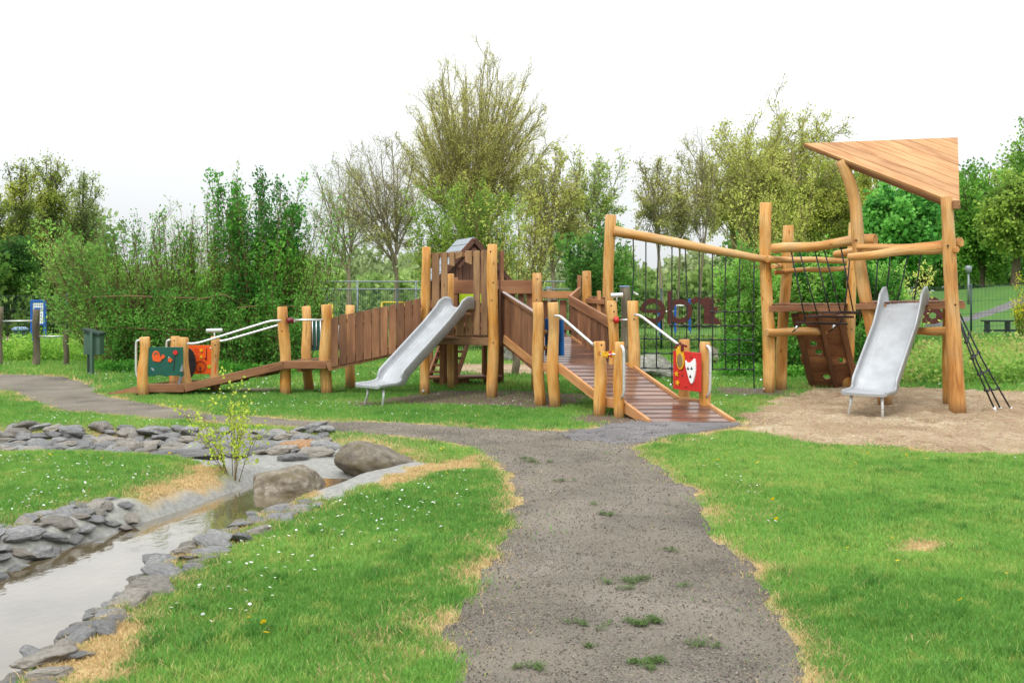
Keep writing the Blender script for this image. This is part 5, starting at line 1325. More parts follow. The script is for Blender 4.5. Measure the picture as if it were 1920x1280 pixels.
def crown_tree(lb, px, d, top, x0, x1, lowy, seed, cols, cnt, size, bark='bark', nl=26, n1=9, n2=7, n3=4, tr=.2, up=.3, z0=.25, l1=.30, fork=1, minr=.009, ry=None, lo=-.25, lump=.1, wid=.36, tl=.72, spread=.1, a1=30, hang=.05, sh=(1.25, .7), ct0=.22, nst=1, sprd=.05, lift=0, tjit=.03):
    """tree whose limbs fill the ellipsoid seen between columns x0..x1 and rows top..lowy"""
    base = onground(px, d); zt = Z(top, d)-base[2]; zl = Z(lowy, d)-base[2]; rx = tw(x0, x1, d)/2; cx = X((x0+x1)/2, d)-base[0]; zc = (zt+zl)/2; rz = (zt-zl)/2
    lv = [dict(n=n1, t0=ct0, t1=.98, ang=a1, asd=9, len=l1, rad=.5, S=6, jit=.10, trop=.05, sides=4, taper=.3, minr=minr*2, shape=lambda t: sh[0]-sh[1]*t),
          dict(n=n2, t0=.15, t1=.99, ang=a1+2, asd=11, len=.42, rad=.55, S=4, jit=.13, trop=.04, sides=3, minr=minr*1.3)]
    if n3: lv.append(dict(n=n3, t0=.15, t1=1, ang=34, len=.5, rad=.6, S=3, jit=.15, sides=3, minr=minr, taper=.6))
    return make_plant('tree', 'tree', lb, base, lv, seed, bark, (cnt, size, wid, cols, spread, hang, 3), None, nst, dict(len=zl+(zc-zl)*2*tl-.0+lift, rad=tr, S=12, jit=tjit, taper=.3, trop=.05, spread=sprd, lean=.3 if nst > 1 else 0, rand=.1 if nst > 1 else .02, sides=8),
        limbs=dict(n=nl, z0=max(.5, zl*1.0+(zt-zl)*z0*.2), z1=zl+(zt-zl)*(z0+.25), zc=zc, rx=rx*.93, ry=(ry or rx)*.93, rz=rz*.95, cx=cx, up=up, lo=lo, lump=lump, rad=.035))
crown_tree("largest tree, bare fan of upright limbs with a round thin yellow-green crown above the playhouse", 888, 62, 98, 740, 1046, 470, 5, [(160, 160, 80), (188, 186, 100), (208, 204, 122)], 2, .085, 'bark_olive', nl=84, n1=12, n2=6, n3=3, tr=.55, up=.02, z0=.0, l1=.22, a1=22, lo=-.5, lump=.03, sh=(1.1, .55), ct0=.38, minr=.010, tl=.20, wid=.3, spread=.10)
crown_tree("nearly bare tree with forked grey trunk standing left of the tower, thin brownish twigs", 742, 40, 228, 610, 812, 530, 15, OLIVE, 1, .06, 'bark', nl=17, n1=10, n2=7, n3=5, tr=.22, up=.12, z0=.05, lo=-.6, l1=.3, minr=.0055, tl=.15, lump=.12)
crown_tree("smaller bare tree at the left edge of the fenced court, beside the willow clump", 655, 46, 268, 582, 720, 530, 16, PALE, 1, .07, 'bark', nl=15, n1=9, n2=6, n3=4, tr=.18, up=.15, z0=.08, lo=-.6, l1=.3, minr=.006, tl=.25, lump=.12)
crown_tree("airy olive-leaved tree with dark trunk just right of the largest tree", 1042, 50, 262, 955, 1108, 530, 21, OLIVE+[(168, 174, 78)], 2, .11, 'bark', nl=24, n1=9, n2=7, n3=3, tr=.2, up=.2, lo=-.6, l1=.28, minr=.008)
crown_tree("thin green-leaved tree above the dark bush left of the tall net post", 1112, 54, 262, 1040, 1178, 530, 22, PALE+[(130, 156, 72)], 1, .13, 'bark', nl=22, n1=9, n2=7, n3=3, tr=.16, up=.2, lo=-.6, l1=.28, minr=.008, lump=.18)
for i, (px, top, x0, x1, sd, lb) in enumerate([(1240, 262, 1182, 1270, 31, "slim bare tree leaning left behind the rope net"), (1268, 300, 1228, 1300, 32, "slim bare tree, middle of three thin trunks behind the rope net"), (1312, 235, 1255, 1350, 33, "taller thin bare tree at the left edge of the big olive willow")]):
    crown_tree(lb, px, 44+i*2, top, x0, x1, 500, sd, OLIVE, 1, .08, 'bark', nl=20, n1=8, n2=6, n3=4, tr=.10, up=.35, z0=.3, lo=-.7, l1=.26, minr=.006, tl=.85)
WO = [(136, 142, 72), (166, 172, 90), (192, 194, 112)]
crown_tree("large olive-yellow willow, left half of the broad mass behind the climbing frame", 1385, 60, 212, 1285, 1500, 500, 41, WO, 4, .15, 'bark_olive', nl=52, n1=11, n2=8, n3=0, tr=.3, up=.15, lo=-.7, l1=.24, minr=.012, nst=3, sprd=.6, hang=.3, lump=.14, spread=.16)
crown_tree("tallest olive willow with two feathery tops left of the triangular roof", 1490, 64, 180, 1415, 1575, 470, 42, WO, 4, .14, 'bark_olive', nl=38, n1=11, n2=8, n3=0, tr=.28, up=.3, lo=-.6, l1=.24, minr=.012, nst=2, sprd=.5, lump=.22, spread=.16)
crown_tree("lower olive willow directly behind the curved post", 1545, 56, 268, 1475, 1640, 500, 43, [(108, 122, 52), (146, 154, 66), (172, 176, 84)], 4, .14, 'bark_olive', nl=42, n1=11, n2=8, n3=0, tr=.22, up=.2, lo=-.7, l1=.24, minr=.012, nst=2, sprd=.5, hang=.2, spread=.16)
# yellow shrubs in front of them
def shrub(px, base_d, top, x0, x1, seed, lb, cols, cnt=8, size=.09, wid=.22, nst=30, nm='bush', cat='bush', bark='stem', spread=.35, lean=.35, grp=None, dep=None, tilt=0, n2=10, zt=None, hang=0, spr=.05, rad=.02, t0=.15, cr='foliage', ex=1, crown2=True):
    h = th(top, base_d); W_ = tw(x0, x1, base_d)
    lv = [dict(n=n2, t0=t0, t1=.98, ang=24, asd=9, len=.24, rad=.5, S=4, jit=.12, trop=.08, sides=3, minr=.006, shape=lambda t: 1.25-.95*t)]
    if crown2: lv.append(dict(n=5, t0=.1, t1=1, ang=28, asd=10, len=.5, rad=.6, S=3, jit=.14, trop=.05, sides=3, minr=.004))
    make_plant(nm, cat, lb, onground(px, base_d), lv, seed, bark, (max(2, round(cnt*.5)), size*.8, wid, cols, spr, hang, 1), (h, W_, dep or W_*.8), nst,
        dict(len=h, rad=rad, S=9, jit=.05, taper=.25, trop=.03, spread=spread, lean=lean, rand=.08, lvar=.6, sides=5, ex=ex), group=grp, crownname=cr, tiltx=tilt)
shrub(1465, 30, 318, 1390, 1545, 51, "feathery yellow-green shrub rising above the green tunnel left of the curved post", YEL, cnt=7, size=.11, nst=34, rad=.022)
shrub(975, 33, 322, 905, 1080, 52, "yellow-tipped young willow fanning up behind the tower's right post", YEL, cnt=4, size=.12, nst=24, rad=.022)
shrub(875, 36, 350, 775, 985, 53, "green pollard willow with dense fan of shoots behind the playhouse roof", [(92, 120, 50), (120, 148, 60), (148, 170, 72)], cnt=12, size=.13, nst=110, rad=.02)
shrub(1660, 26, 500, 1605, 1735, 54, "low yellow-tipped shrub between curved post and right tall post", YEL, cnt=6, size=.10, nst=30, rad=.014)
shrub(1130, 27, 440, 1068, 1200, 55, "dark green bush behind the tall left net post", DARK+[(86, 136, 56)], cnt=13, size=.15, nst=60, rad=.018, dep=2.2)
crown_tree("bright green dense round chestnut tree under the triangular roof", 1688, 40, 338, 1606, 1772, 520, 61, CHEST, 11, .16, 'bark_dark', nl=70, n1=8, n2=5, n3=0, tr=.2, up=.12, lo=-.9, l1=.2, wid=.44, spread=.13, hang=.35, lump=.05)
RG = [(70, 114, 46), (100, 148, 58), (134, 176, 76)]
crown_tree("mid-green tree standing right of the tall roof post", 1842, 58, 300, 1768, 1900, 540, 62, RG, 6, .19, 'bark_dark', nl=54, n1=9, n2=6, n3=0, tr=.22, up=.3, lo=-.9, l1=.24, spread=.17, lump=.18)
crown_tree("tree with dark trunk and olive-green hanging crown at the right edge", 1905, 50, 312, 1840, 1990, 500, 63, [(96, 126, 52), (130, 156, 66), (158, 180, 84)], 5, .18, 'bark_dark', nl=50, n1=9, n2=7, n3=0, tr=.26, up=.2, lo=-.8, l1=.26, hang=.5, spread=.16)
crown_tree("tallest tree on the right, cut by the right edge of the picture", 1950, 62, 212, 1874, 2040, 480, 64, [(84, 126, 50), (116, 156, 62), (146, 180, 80)], 5, .19, 'bark_dark', nl=54, n1=9, n2=7, n3=0, tr=.26, up=.2, lo=-.7, l1=.26, lump=.2, spread=.17)
crown_tree("dark lower tree far behind the tall roof post", 1790, 66, 400, 1730, 1850, 545, 65, DARK+[(110, 146, 66)], 6, .2, 'bark_dark', nl=44, n1=8, n2=6, n3=0, tr=.2, up=.2, lo=-.9, l1=.24, spread=.17)
crown_tree("dark green tree low behind the right edge", 1965, 54, 420, 1905, 2050, 545, 66, DARK, 6, .18, 'bark_dark', nl=44, n1=8, n2=6, n3=0, tr=.2, up=.2, lo=-.9, l1=.24, spread=.16)
AL = [(92, 112, 50), (126, 142, 62), (158, 168, 80)]
def alder(px, top, x0, x1, low, d, sd, lb, cols, cnt=2, size=.09): crown_tree(lb, px, d, top, x0, x1, low, sd, cols, cnt, size, 'bark_dark', nl=24, n1=8, n2=6, n3=2, tr=.17, up=.35, z0=.45, lo=-.95, l1=.22, minr=.007, tl=.9, lump=.16, spread=.13, tjit=.02)
alder(-8, 320, -60, 36, 560, 46, 70, "tree cut by the left edge of the picture", AL)
alder(42, 278, 8, 84, 520, 45, 71, "left alder with yellow-green crown and straight dark trunk", AL+[(168, 174, 74)])
alder(92, 262, 58, 136, 520, 47, 72, "tallest alder of the left group with two-toned crown", AL, 2)
alder(158, 294, 120, 198, 530, 49, 73, "right-hand alder of the left group, thin grey-green crown", [(106, 124, 72), (136, 152, 92), (160, 172, 110)], 2)
alder(70, 360, 20, 125, 560, 52, 74, "dark slim tree behind the tall alders", DARK, 3)
alder(22, 430, -20, 75, 570, 40, 75, "low dark tree under the alders at the left edge", DARK, 3)
alder(130, 440, 85, 180, 575, 42, 76, "low green tree between the alders and the willow hedge", PALE, 3)
# living willow hedge on the left
WH = "willows of the woven hedge"
shrub(238, 22, 408, 92, 330, 81, "outermost willow of the hedge, its shoots leaning far left over the green letter box", WIL, cnt=6, size=.09, nst=40, spread=.3, lean=.25, grp=WH, dep=1.2, tilt=-.32, t0=.2, n2=12, rad=.022)
shrub(258, 22.3, 425, 192, 305, 82, "willow clump beside the leaning one, second in the hedge", WIL, cnt=5, size=.09, nst=30, grp=WH, dep=1.2, t0=.1, rad=.020, n2=12)
shrub(318, 22.0, 402, 262, 368, 83, "willow clump behind the green and orange play panels", WIL, cnt=5, size=.09, nst=30, grp=WH, dep=1.2, t0=.1, rad=.020, n2=12)
shrub(372, 22.2, 418, 330, 418, 84, "willow clump behind the lower telescope tube", WIL+[(120, 170, 70)], cnt=5, size=.10, nst=40, grp=WH, dep=1.2, t0=.08, rad=.020, n2=12)
shrub(420, 22.2, 350, 378, 470, 85, "willow clump with one thin shoot standing far above the hedge", WIL, cnt=6, size=.09, nst=34, grp=WH, dep=1.2, t0=.08, rad=.020, n2=12)
shrub(500, 21.6, 330, 432, 592, 86, "tall dense dark green willow column at the right end of the hedge", [(46, 96, 38), (74, 134, 50), (114, 170, 68)], cnt=10, size=.10, nst=64, grp=WH, dep=1.8, t0=.06, rad=.022, n2=14, wid=.26)
shrub(548, 21.9, 350, 470, 622, 87, "outer right willow with shoots arching toward the bare trees", WIL, cnt=6, size=.09, nst=34, grp=WH, dep=1.8, tilt=.12, t0=.12, rad=.018, n2=12)
for i, (px, dd, top, x0, x1, sd) in enumerate([(250, 21.8, 540, 205, 330, 88), (330, 21.7, 545, 270, 400, 89), (410, 21.7, 535, 350, 470, 90), (470, 21.4, 530, 430, 540, 91), (545, 21.3, 540, 500, 590, 92)]):
    shrub(px, dd, top, x0, x1, sd, ["low leafy shoots at the left foot of the hedge", "low leafy shoots behind the orange panel", "low leafy shoots under the steel handrails", "leafy shoots at the left foot of the dense column", "leafy shoots at the right foot of the dense column"][i], [(60, 108, 46), (90, 146, 60), (124, 176, 80)], cnt=7, size=.085, nst=28, dep=1.2, t0=.05, rad=.012, n2=12, grp="low shoots of the woven hedge")
shrub(355, 34, 385, 290, 480, 93, "pale green thicket seen through the middle of the hedge", PALE, cnt=4, size=.10, nst=40, rad=.02, dep=4)
shrub(440, 33, 300, 415, 470, 94, "tall thin shoots standing highest above the hedge", PALE, cnt=2, size=.12, nst=6, rad=.02, dep=1, lean=.1)
# woven horizontal withies
for i, (pp, lb) in enumerate([([(175, 557, 21.5), (240, 555, 21.3), (320, 558, 21.4), (410, 560, 21.5)], "long reddish withy woven level through the left of the hedge"), ([(365, 563, 21.4), (420, 552, 21.3), (470, 578, 21.2)], "curved withy woven through the middle of the hedge"),
        ([(445, 577, 21.1), (500, 572, 21.0), (560, 575, 21.1)], "withy tied round the dense willow column"), ([(178, 612, 21.6), (300, 618, 21.4), (420, 618, 21.5)], "low withy behind the orange panel")]):
    o = MB().tube([P(*q) for q in pp], .018, 6).build('willow_withy', M['stem']); base = P(*pp[0]); recenter(o, base); tag(o, lb, 'branch', "withies woven through the hedge")
# green willow tunnel behind the climbing frame
TG = "willows of the green tunnel"
shrub(1405, 20.6, 500, 1372, 1470, 101, "leafy willow at the left end of the tunnel, behind the rope net", WIL, cnt=13, size=.10, nst=50, grp=TG, dep=1.6, t0=.25, rad=.02, n2=14)
shrub(1450, 20.9, 468, 1370, 1540, 102, "leafy willow of the tunnel behind the two left posts", WIL, cnt=13, size=.10, nst=56, grp=TG, dep=1.8, t0=.25, rad=.02, n2=14)
shrub(1530, 21.2, 480, 1460, 1600, 103, "willow of the tunnel above the climbing wall", [(36, 86, 34), (58, 120, 44), (96, 156, 60)], cnt=13, size=.10, nst=56, grp=TG, dep=1.8, t0=.2, rad=.02, n2=14)
shrub(1610, 21.4, 490, 1545, 1680, 104, "willow of the tunnel behind the curved post", [(30, 74, 30), (48, 104, 38), (84, 142, 54)], cnt=11, size=.10, nst=56, grp=TG, dep=1.8, t0=.2, rad=.02, n2=14)
shrub(1672, 21.4, 505, 1620, 1735, 105, "willow at the right end of the tunnel, behind the wide slide", WIL, cnt=12, size=.10, nst=50, grp=TG, dep=1.6, t0=.25, rad=.02, n2=14)
for i, (px, top, x0, x1, sd) in enumerate([(1575, 610, 1535, 1640, 106), (1480, 600, 1440, 1530, 107), (1650, 620, 1610, 1700, 108), (1385, 620, 1360, 1420, 109)]):
    shrub(px, 20.4, top, x0, x1, sd, ["low shoots seen past the right edge of the climbing wall", "low shoots behind the two left log posts", "low shoots behind the wide slide", "low shoots beside the right edge of the rope net"][i], [(52, 100, 42), (78, 136, 52), (112, 168, 70)], cnt=9, size=.09, nst=34, dep=1.2, t0=.05, rad=.012, n2=10, grp="low shoots of the green tunnel")
# young plants along the right fence and in the rough strip
def under(name, px0, px1, d0, d1, n, hmin, hmax, cols, seed, lb, lsz=.07, wid=.35):
    r = np.random.default_rng(seed); px = r.uniform(px0, px1, n); d = r.uniform(d0, d1, n); x = (px-960)*d/F; z = terrain(x, d); h = hmin+(hmax-hmin)*r.random(n)*(.4+.9*fbm(x*.9, d*.9, seed))
    m_ = 16; t_ = r.random((n, m_)); lx = x[:, None]+r.normal(0, .07, (n, m_))*(.4+t_)+r.normal(0, .12, (n, 1))*t_; ly = d[:, None]+r.normal(0, .07, (n, m_)); lz = z[:, None]+h[:, None]*t_
    pos = np.stack([lx, ly, lz], -1).reshape(-1, 3); tan = np.tile(np.array([[0, 0, 1.]]), (len(pos), 1)); tan = unit(tan+r.normal(0, .8, tan.shape))
    v, q, c = leaves(r, pos, tan, lsz, wid, cols, .02, 0)
    me = np_mesh(name, v, q, fattr={'col': c}); tag(link_mesh(name, me, M['leaf']), lb, "undergrowth", kind="stuff")
under('undergrowth', 1690, 1990, 18.0, 24.5, 1300, .06, .7, [(92, 132, 56), (124, 160, 72), (150, 172, 90), (160, 150, 96)], 111, "pale green nettles and young shoots along the right fence", .08)
under('undergrowth', -60, 240, 24, 27.5, 900, .15, .7, [(82, 130, 44), (116, 158, 62), (150, 180, 80)], 112, "light green weeds at the foot of the left fence", .08)
under('undergrowth', 190, 600, 20.6, 22.6, 1500, .05, .28, [(50, 104, 38), (76, 134, 48), (108, 164, 62)], 113, "tufted greenery at the foot of the willow hedge", .07)
under('undergrowth', 1360, 1740, 19.4, 21.4, 1300, .05, .3, [(46, 98, 36), (70, 128, 46), (104, 158, 60)], 114, "tufted greenery at the foot of the green tunnel", .07)
under('undergrowth', 560, 1360, 29.5, 33, 1800, .1, .45, [(82, 116, 54), (110, 142, 68), (142, 166, 88)], 115, "low weeds along the fence behind the playground", .1)
# sapling by the stream
root = make_plant('sapling', 'sapling', "young yellow-green willow sapling on the tip of the left lawn beside the stream", (G(440, 882).x, G(440, 882).y, -.02),
    [dict(n=6, t0=.25, t1=.98, ang=34, asd=10, len=.35, rad=.6, S=4, jit=.12, trop=.08, sides=4, minr=.0016), dict(n=4, t0=.2, t1=1, ang=34, len=.45, rad=.6, S=3, jit=.14, sides=3, minr=.001)],
    121, 'stem', (3, .027, .42, [(138, 160, 54), (166, 184, 68), (190, 202, 88)], .012, .1, 1), (.92, .80, .6), 11, dict(len=.9, rad=.0045, S=8, jit=.06, taper=.3, trop=.02, spread=.06, lean=.75, rand=.3, lvar=.5, sides=5), crownname='foliage')
# air
# far wood: one mass of small trees beyond the fence
def farwood(name, px0, px1, d0, d1, n, h0, h1, cols, seed, lb, sz=.45, cnt=420):
    r = np.random.default_rng(seed); vs = []; qs = []; cs = []; o = 0
    for i in range(n):
        px = px0+(px1-px0)*(i+r.random())/n; d = r.uniform(d0, d1); x = (px-960)*d/F; h = r.uniform(h0, h1); wd = h*r.uniform(.35, .6)
        z0 = float(terrain(np.array([x]), np.array([d]))[0]); m_ = cnt; t_ = r.random(m_)**.8; a = r.uniform(0, 6.28, m_); k = np.sqrt(r.random(m_))*wd*np.sqrt(np.clip(1.08-t_**2, 0, 1))*(.7+.3*np.sin(a*3+i))
        pos = np.stack([x+np.cos(a)*k, d+np.sin(a)*k, z0+h*t_], 1); v, q, c = leaves(r, pos, np.tile([[0, 0, 1.]], (m_, 1)), sz, .4, cols, sz*.4, 0, .4); vs.append(v); qs.append(q+o); cs.append(c); o += len(v)
    me = np_mesh(name, np.concatenate(vs), np.concatenate(qs), fattr={'col': np.concatenate(cs)}); tag(link_mesh(name, me, M['leaf']), lb, "wood", kind="stuff")
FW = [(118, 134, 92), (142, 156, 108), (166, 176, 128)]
farwood('far_wood', 560, 1400, 75, 100, 70, 3.0, 5.6, FW, 131, "pale green bushes and trees beyond the fenced court")
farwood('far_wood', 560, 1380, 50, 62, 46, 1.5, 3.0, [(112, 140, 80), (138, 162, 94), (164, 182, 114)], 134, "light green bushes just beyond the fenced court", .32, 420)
farwood('far_wood', -80, 190, 66, 90, 20, 4, 8, [(80, 104, 62), (106, 130, 78), (134, 154, 98)], 132, "dark green wood beyond the sports field on the left", .4, 620)
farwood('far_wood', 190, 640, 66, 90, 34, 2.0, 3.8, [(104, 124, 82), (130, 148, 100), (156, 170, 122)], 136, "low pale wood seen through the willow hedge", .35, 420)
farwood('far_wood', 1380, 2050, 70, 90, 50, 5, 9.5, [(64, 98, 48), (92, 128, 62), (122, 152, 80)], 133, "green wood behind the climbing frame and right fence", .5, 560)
farwood('far_wood', -60, 250, 38, 44, 20, 1.8, 3.6, [(56, 88, 40), (84, 120, 52), (118, 148, 70)], 135, "bushes under the left alders", .26, 420)

# ------------------------------------------------------------------ fences
def mesh_fence(pts, h, lb, seed, zb=.03):
    root = empty('mesh_fence', (pts[0][0], pts[0][1], 0), lb, "fence"); wires = []
    for i in range(len(pts)):
        x, y = pts[i]; z = float(terrain(np.array([x]), np.array([y]))[0])
        MB().tube([(x, y, z-.05), (x, y, z+h+.06)], .032, 10).build('fence_post', M['fence'], root)
    for i in range(len(pts)-1):
        (x0, y0), (x1, y1) = pts[i], pts[i+1]; L = math.hypot(x1-x0, y1-y0); n = int(L/.05); t_ = (np.arange(n)+.5)/n
        x = x0+(x1-x0)*t_; y = y0+(y1-y0)*t_; z0 = terrain(np.array([x0, x1]), np.array([y0, y1])); z = z0[0]+(z0[1]-z0[0])*t_
        Pv = np.stack([np.stack([x, y, z+zb], 1), np.stack([x, y, z+h], 1)], 1); v, q = tubes(Pv, np.full((n, 2), .0042), 4)
        hz = np.array([zb+.03, .43, .83, 1.23, h-.02]); m_ = len(hz)
        Ph = np.stack([np.stack([np.full(m_, x0), np.full(m_, y0), z0[0]+hz], 1), np.stack([np.full(m_, x1), np.full(m_, y1), z0[1]+hz], 1)], 1); v2, q2 = tubes(Ph, np.full((m_, 2), .0045), 4)
        me = np_mesh('wire_panel', np.concatenate([v, v2])-np.array([pts[0][0], pts[0][1], 0]), np.concatenate([q, q2+len(v)])); link_mesh('wire_panel', me, M['fence'], root)
def fpts(lst): return [(X(px, d), d) for px, d in lst]
mesh_fence(fpts([(-110, 27.5), (-2, 27.6), (125, 27.7), (250, 27.8), (375, 27.9), (497, 28.0)]), 1.62, "dark green welded mesh fence on the left, behind the turn bars and hedge", 1)
mesh_fence(fpts([(497, 28.3), (613, 28.4), (745, 28.5), (870, 28.6), (996, 28.8), (1118, 28.9), (1240, 29), (1362, 29.2)]), 1.76, "dark green welded mesh fence in the middle, carrying the rusty letters", 2)
mesh_fence(fpts([(1362, 29.6), (1480, 29.8), (1595, 30), (1710, 30.3), (1821, 31), (1935, 31.6), (2050, 32.2)]), 1.72, "dark green welded mesh fence on the right, behind the climbing frame", 3)
# tall galvanised ball court fence
def court(d, x0, x1, ytop, step, lb):
    root = empty('court_fence', (X(x0, d), d, 0), lb, "fence"); n = int((x1-x0)/step)
    for i in range(n+1): px = x0+(x1-x0)*i/n; MB().tube([(X(px, d), d, -.05), (X(px, d), d, Z(ytop, d))], .035, 8).build('fence_post', M['galv'], root)
    for yy, nm in ((ytop, 'top_rail'), (ytop+14, 'middle_rail')): MB().tube([P(x0, yy, d), P(x1, yy, d)], .03, 8).build(nm, M['galv'], root)
    L = X(x1, d)-X(x0, d); m_ = int(L/.10); x = X(x0, d)+np.arange(m_)*.10; zt = Z(ytop+14, d); Pv = np.stack([np.stack([x, x*0+d, x*0+.05], 1), np.stack([x, x*0+d, x*0+zt], 1)], 1); v, q = tubes(Pv, np.full((m_, 2), .004), 3)
    hz = np.linspace(.1, zt, 14); Ph = np.stack([np.stack([hz*0+X(x0, d), hz*0+d, hz], 1), np.stack([hz*0+X(x1, d), hz*0+d, hz], 1)], 1); v2, q2 = tubes(Ph, np.full((14, 2), .004), 3)
    me = np_mesh('wire_panel', np.concatenate([v, v2])-np.array([X(x0, d), d, 0]), np.concatenate([q, q2+len(v)])); link_mesh('wire_panel', me, M['galv'], root)
court(38, 560, 1110, 528, 105, "tall galvanised fence of the ball court behind the tower")
# yellow goal frames in the court
for i, (x0, x1, y0) in enumerate([(577, 623, 571), (716, 757, 567)]):
    d = 36; root = empty('goal_frame', (X(x0, d), d, 0), ["yellow goal frame left of the plank-sided ramp", "yellow goal frame just above the plank-sided ramp"][i], "goal", "yellow goals on the ball court")
    for px in (x0, x1): MB().tube([(X(px, d), d, 0), P(px, y0, d)], .04, 8).build('goal_post', M['yellowpaint'], root)
    MB().tube([P(x0, y0, d), P(x1, y0, d)], .04, 8).build('crossbar', M['yellowpaint'], root)
# ------------------------------------------------------------------ mirrored letters on the fence
def arc(cx, cz, r0, r1, a0, a1, n=22, sx=1.0):
    A_ = [math.radians(a0+(a1-a0)*i/n) for i in range(n+1)]
    return [[(cx+math.cos(A_[i])*r0*sx, cz+math.sin(A_[i])*r0), (cx+math.cos(A_[i+1])*r0*sx, cz+math.sin(A_[i+1])*r0), (cx+math.cos(A_[i+1])*r1*sx, cz+math.sin(A_[i+1])*r1), (cx+math.cos(A_[i])*r1*sx, cz+math.sin(A_[i])*r1)] for i in range(n)]
def rect(x0, x1, z0, z1): return [[(x0, z0), (x1, z0), (x1, z1), (x0, z1)]]
w_ = .26
LET = {'e': [arc(.5, .5, .5, .5-w_*.75, 0, 318), rect(.14, .90, .42, .56)],
       'd': [arc(.5, .5, .5, .5-w_*.8, 0, 360), rect(.80, 1.0, 0, 1.32)],
       'r': [rect(.1, .32, 0, 1), arc(.56, .62, .38, .17, 165, 38)],
       'a': [arc(.5, .30, .33, .12, 0, 360, sx=1.25), rect(.68, .90, 0, .72), arc(.52, .66, .37, .16, 0, 150)]}
def letter(ch, px, py_base, hpx, d, lb):
    k_ = 0
    s_ = hpx*d/F; o = P(px, py_base, d); mb = MB()
    for g_ in LET[ch]:
        for pl in g_: mb.prism([Vector((o.x-(x-.5)*s_, d-.004*k_, o.z+z*s_)) for x, z in pl], Vector((0, .02+.008*k_, 0)), rnd=.5)
        k_ += 1
    ob = mb.build('letter', M['rust']); recenter(ob, Vector((o.x, d, o.z))); tag(ob, lb, "letter", "mirrored letters on the fence")
letter('e', 1224, 607, 48, 28.85, 'rusty lower-case "e" seen mirrored, leftmost letter behind the rope net')
letter('d', 1275, 607, 47, 28.9, 'rusty lower-case "d" seen mirrored behind the rope net')
letter('r', 1311, 607, 50, 28.95, 'rusty lower-case "r" seen mirrored behind the rope net')
letter('a', 1348, 607, 52, 29.0, 'rusty lower-case "a" seen mirrored beside the leafy tunnel')
letter('a', 1749, 606, 48, 30.3, 'rusty lower-case "a" seen mirrored behind the right tall post')
# ------------------------------------------------------------------ other things
def turnbar():
    root = empty('turn_bars', (X(60, 22.5), 22.5, 0), "grey wooden posts with two steel turning bars at the left edge", "turn bars")
    for px, top, base, dm in ((-3, 575, 690, .16), (67, 580, 686, .15), (123, 618, 688, .12)): post(px, top, base, dm, root, 'oldpost', d=D(686), wob=.012, topx=px+2)
    MB().tube([P(-3, 602, D(686)), P(66, 601.5, D(686))], .018, 8).build('steel_bar', M['pipe'], root); MB().tube([P(70, 630.5, D(686)), P(120, 630.5, D(686))], .018, 8).build('steel_bar', M['pipe'], root)
turnbar()
def letterbox():
    d = D(704); root = empty('box_on_post', (X(170, d), d, 0), "green slant-lidded box on a square post beside the path on the left", "box")
    MB().beam(P(173, 706, d)+Vector((0, -.02, 0)), P(173, 622, d)+Vector((0, -.02, 0)), .055, .10, up=(0, 1, 0)).build('box_post', M['boxgreen'], root, .004)
    MB().beam(P(166, 706, d+.08), P(166, 640, d+.08), .04, .06, up=(0, 1, 0)).build('box_post', M['boxdark'], root, .004)
    a, b = X(156, d), X(186, d); z0, z1, zl, zr_ = Z(665, d), Z(624, d), Z(617, d), Z(626, d)
    MB().prism([(a, d+.02, z0), (b, d+.02, z0), (b, d+.02, zr_-.01), (a, d+.02, zl-.01)], (0, .24, 0)).build('box_body', M['boxgreen'], root, .006)
    MB().prism([(a-.02, d-.03, zl-.03), (b+.02, d-.03, zr_-.03), (b+.02, d-.03, zr_+.02), (a-.02, d-.03, zl+.02)], (0, .34, 0)).build('box_lid', M['boxdark'], root, .006)
letterbox()
def board():
    d = 33.0; root = empty('info_board', (X(72, d), d, 0), "blue-framed information board with white poster behind the left fence", "sign")
    x0, x1 = X(58, d), X(86, d); zt, zm = Z(563, d), Z(608, d)
    f = MB()
    for x in (x0+.03, x1-.03): f.beam((x, d, 0), (x, d, zt-.04), .08, .07, up=(0, 1, 0))
    f.beam((x0, d, zt-.03), (x1, d, zt-.03), .07, .09); f.beam((x0, d, zm), (x1, d, zm), .06, .06); f.build('frame', M['signblue'], root, .012)
    MB().box(((x0+x1)/2, d, (zt+zm)/2-.02), (x1-x0-.1, .02, zt-zm-.07)).build('poster', M['white'], root)
    m_ = MB()
    for i in range(6): z = zt-.16-i*.10; m_.box(((x0+x1)/2-.02*(i % 2), d-.014, z), ((x1-x0)*.6-.05*(i % 3), .004, .025))
    m_.build('poster_lines', M['capblue'], root)
    MB().box(((x0+x1)/2-.03, d-.015, Z(580, d)), (.20, .005, .12)).build('poster_picture', M['signblue'], root)
board()
def bin_():
    d = 31; root = empty('litter_bin', (X(38, d), d, 0), "grey-green litter bin with light blue lid behind the left fence", "bin"); c = Vector((X(38, d), d, 0)); zt = Z(620, d)
    MB().tube([c+Vector((0, 0, .02)), c+Vector((0, 0, zt))], [.15, .19], 16, chamfer=.01).build('bin_body', M['binbody'], root)
    MB().tube([c+Vector((0, 0, zt+.002)), c+Vector((0, 0, zt+.06)), c+Vector((0, 0, zt+.12))], [.23, .25, .16], 16).build('bin_lid', M['capblue'], root)
bin_()
d = 26; o = MB().tube([(X(161, d), d, 0), P(161, 577, d)], .022, 8).build('steel_post', M['galv']); recenter(o, (X(161, d), d, 0)); tag(o, "thin galvanised post behind the green box", "post")
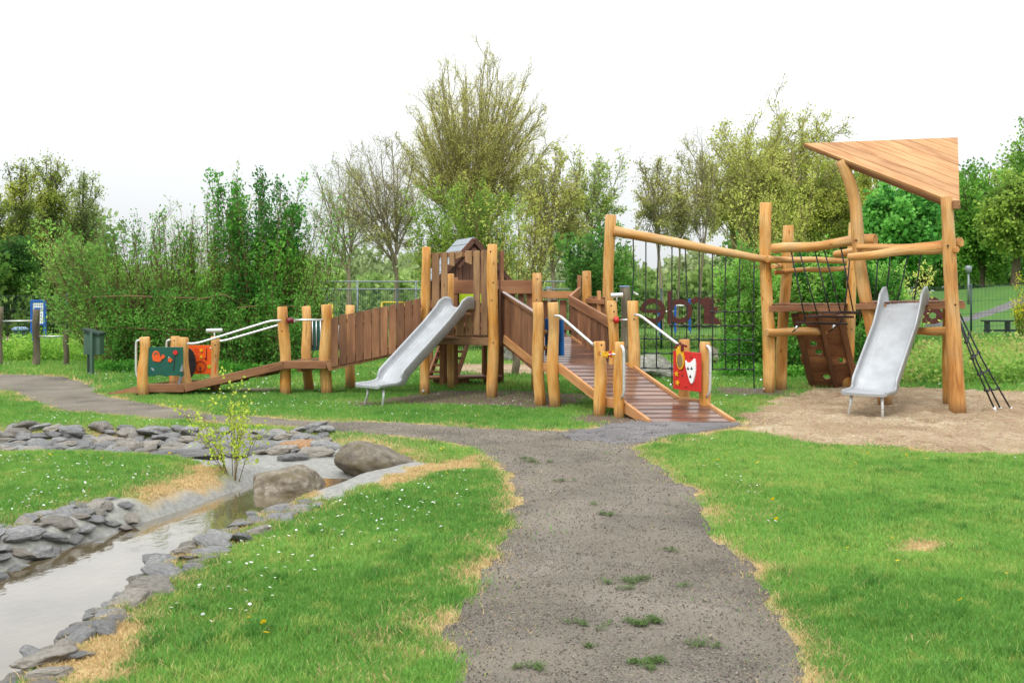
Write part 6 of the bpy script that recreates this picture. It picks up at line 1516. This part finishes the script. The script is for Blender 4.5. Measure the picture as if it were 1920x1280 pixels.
def rolepost(px, top, base, topx, cap, lb, d, dia=.14):
    root = empty('wooden_post', (X(px, d), d, 0), lb, "post"); post(px, top, base, dia, root, 'oldpost', topx=topx, d=d, wob=.02, name='post_shaft')
    if cap: c = P(topx, top, d); MB().tube([c+Vector((0, 0, -.01)), c+Vector((0, 0, .025))], dia*.5, 16, chamfer=.006).build('cap', M['capblue'], root)
rolepost(1182, 538, 700, 1171, True, "grey leaning wooden post with pale blue cap right of the upper landing", 19.5, .20)
rolepost(1030, 540, 640, 1030, True, "grey post top with pale blue cap seen over the tower's back rail", 24, .15)
rolepost(967, 657, 700, 966, False, "short grey stump post in the sand behind the tower", 20.4, .15)
def bars():
    d = 36; root = empty('exercise_bars', (X(1265, d), d, 0), "blue exercise posts with steel bars behind the mirrored letters", "exercise bars")
    for px, y in ((1236, 585), (1266, 573), (1293, 560)): MB().beam((X(px, d), d, 0), P(px, y, d), .08, .08, up=(0, 1, 0)).build('post', M['signblue'], root, .01)
    MB().tube([P(1236, 584, d), P(1266, 584, d)], .03, 8).build('steel_bar', M['pipe'], root); MB().tube([P(1266, 573, d), P(1292, 573, d)], .03, 8).build('steel_bar', M['pipe'], root)
    MB().tube([P(1293, 562, d), P(1300, 563, d)], .03, 8).build('steel_bar', M['pipe'], root)
bars()
def lamp():
    d = 47; x = X(1816, d); z = float(terrain(np.array([x]), np.array([d]))[0]); root = empty('street_lamp', (x, d, z), "grey street lamp beside the far footpath on the right", "street lamp")
    MB().tube([(x, d, z), (x, d, Z(512, d))], [.06, .045], 8).build('pole', M['galv'], root); MB().tube([(x, d, Z(512, d)), (x, d, Z(510, d)), (x, d, Z(500, d)), (x, d, Z(498, d))], [.07, .13, .16, .09], 10).build('lamp_head', M['galv'], root)
lamp()
def bench():
    d = 34.5; x0, x1 = X(1843, d), X(1935, d); z = float(terrain(np.array([x0]), np.array([d]))[0]); root = empty('bench', (x0, d, z), "long dark bench on the grass behind the right fence", "bench")
    MB().box(((x0+x1)/2, d, z+.45), (x1-x0, .35, .06)).build('seat', M['black'], root, .01); MB().box(((x0+x1)/2, d-.05, z+.12), (x1-x0, .06, .07)).build('rail', M['black'], root, .01)
    for x in (x0+.15, (x0+x1)/2, x1-.15): MB().box((x, d, z+.2), (.07, .3, .44)).build('leg', M['black'], root, .01)
bench()
shrub(1915, 30, 533, 1898, 1930, 141, "small bush with bright yellow flowers at the right edge", [(96, 140, 50), (124, 164, 60), (225, 205, 50)], cnt=4, size=.07, nst=12, rad=.01, spread=.15)
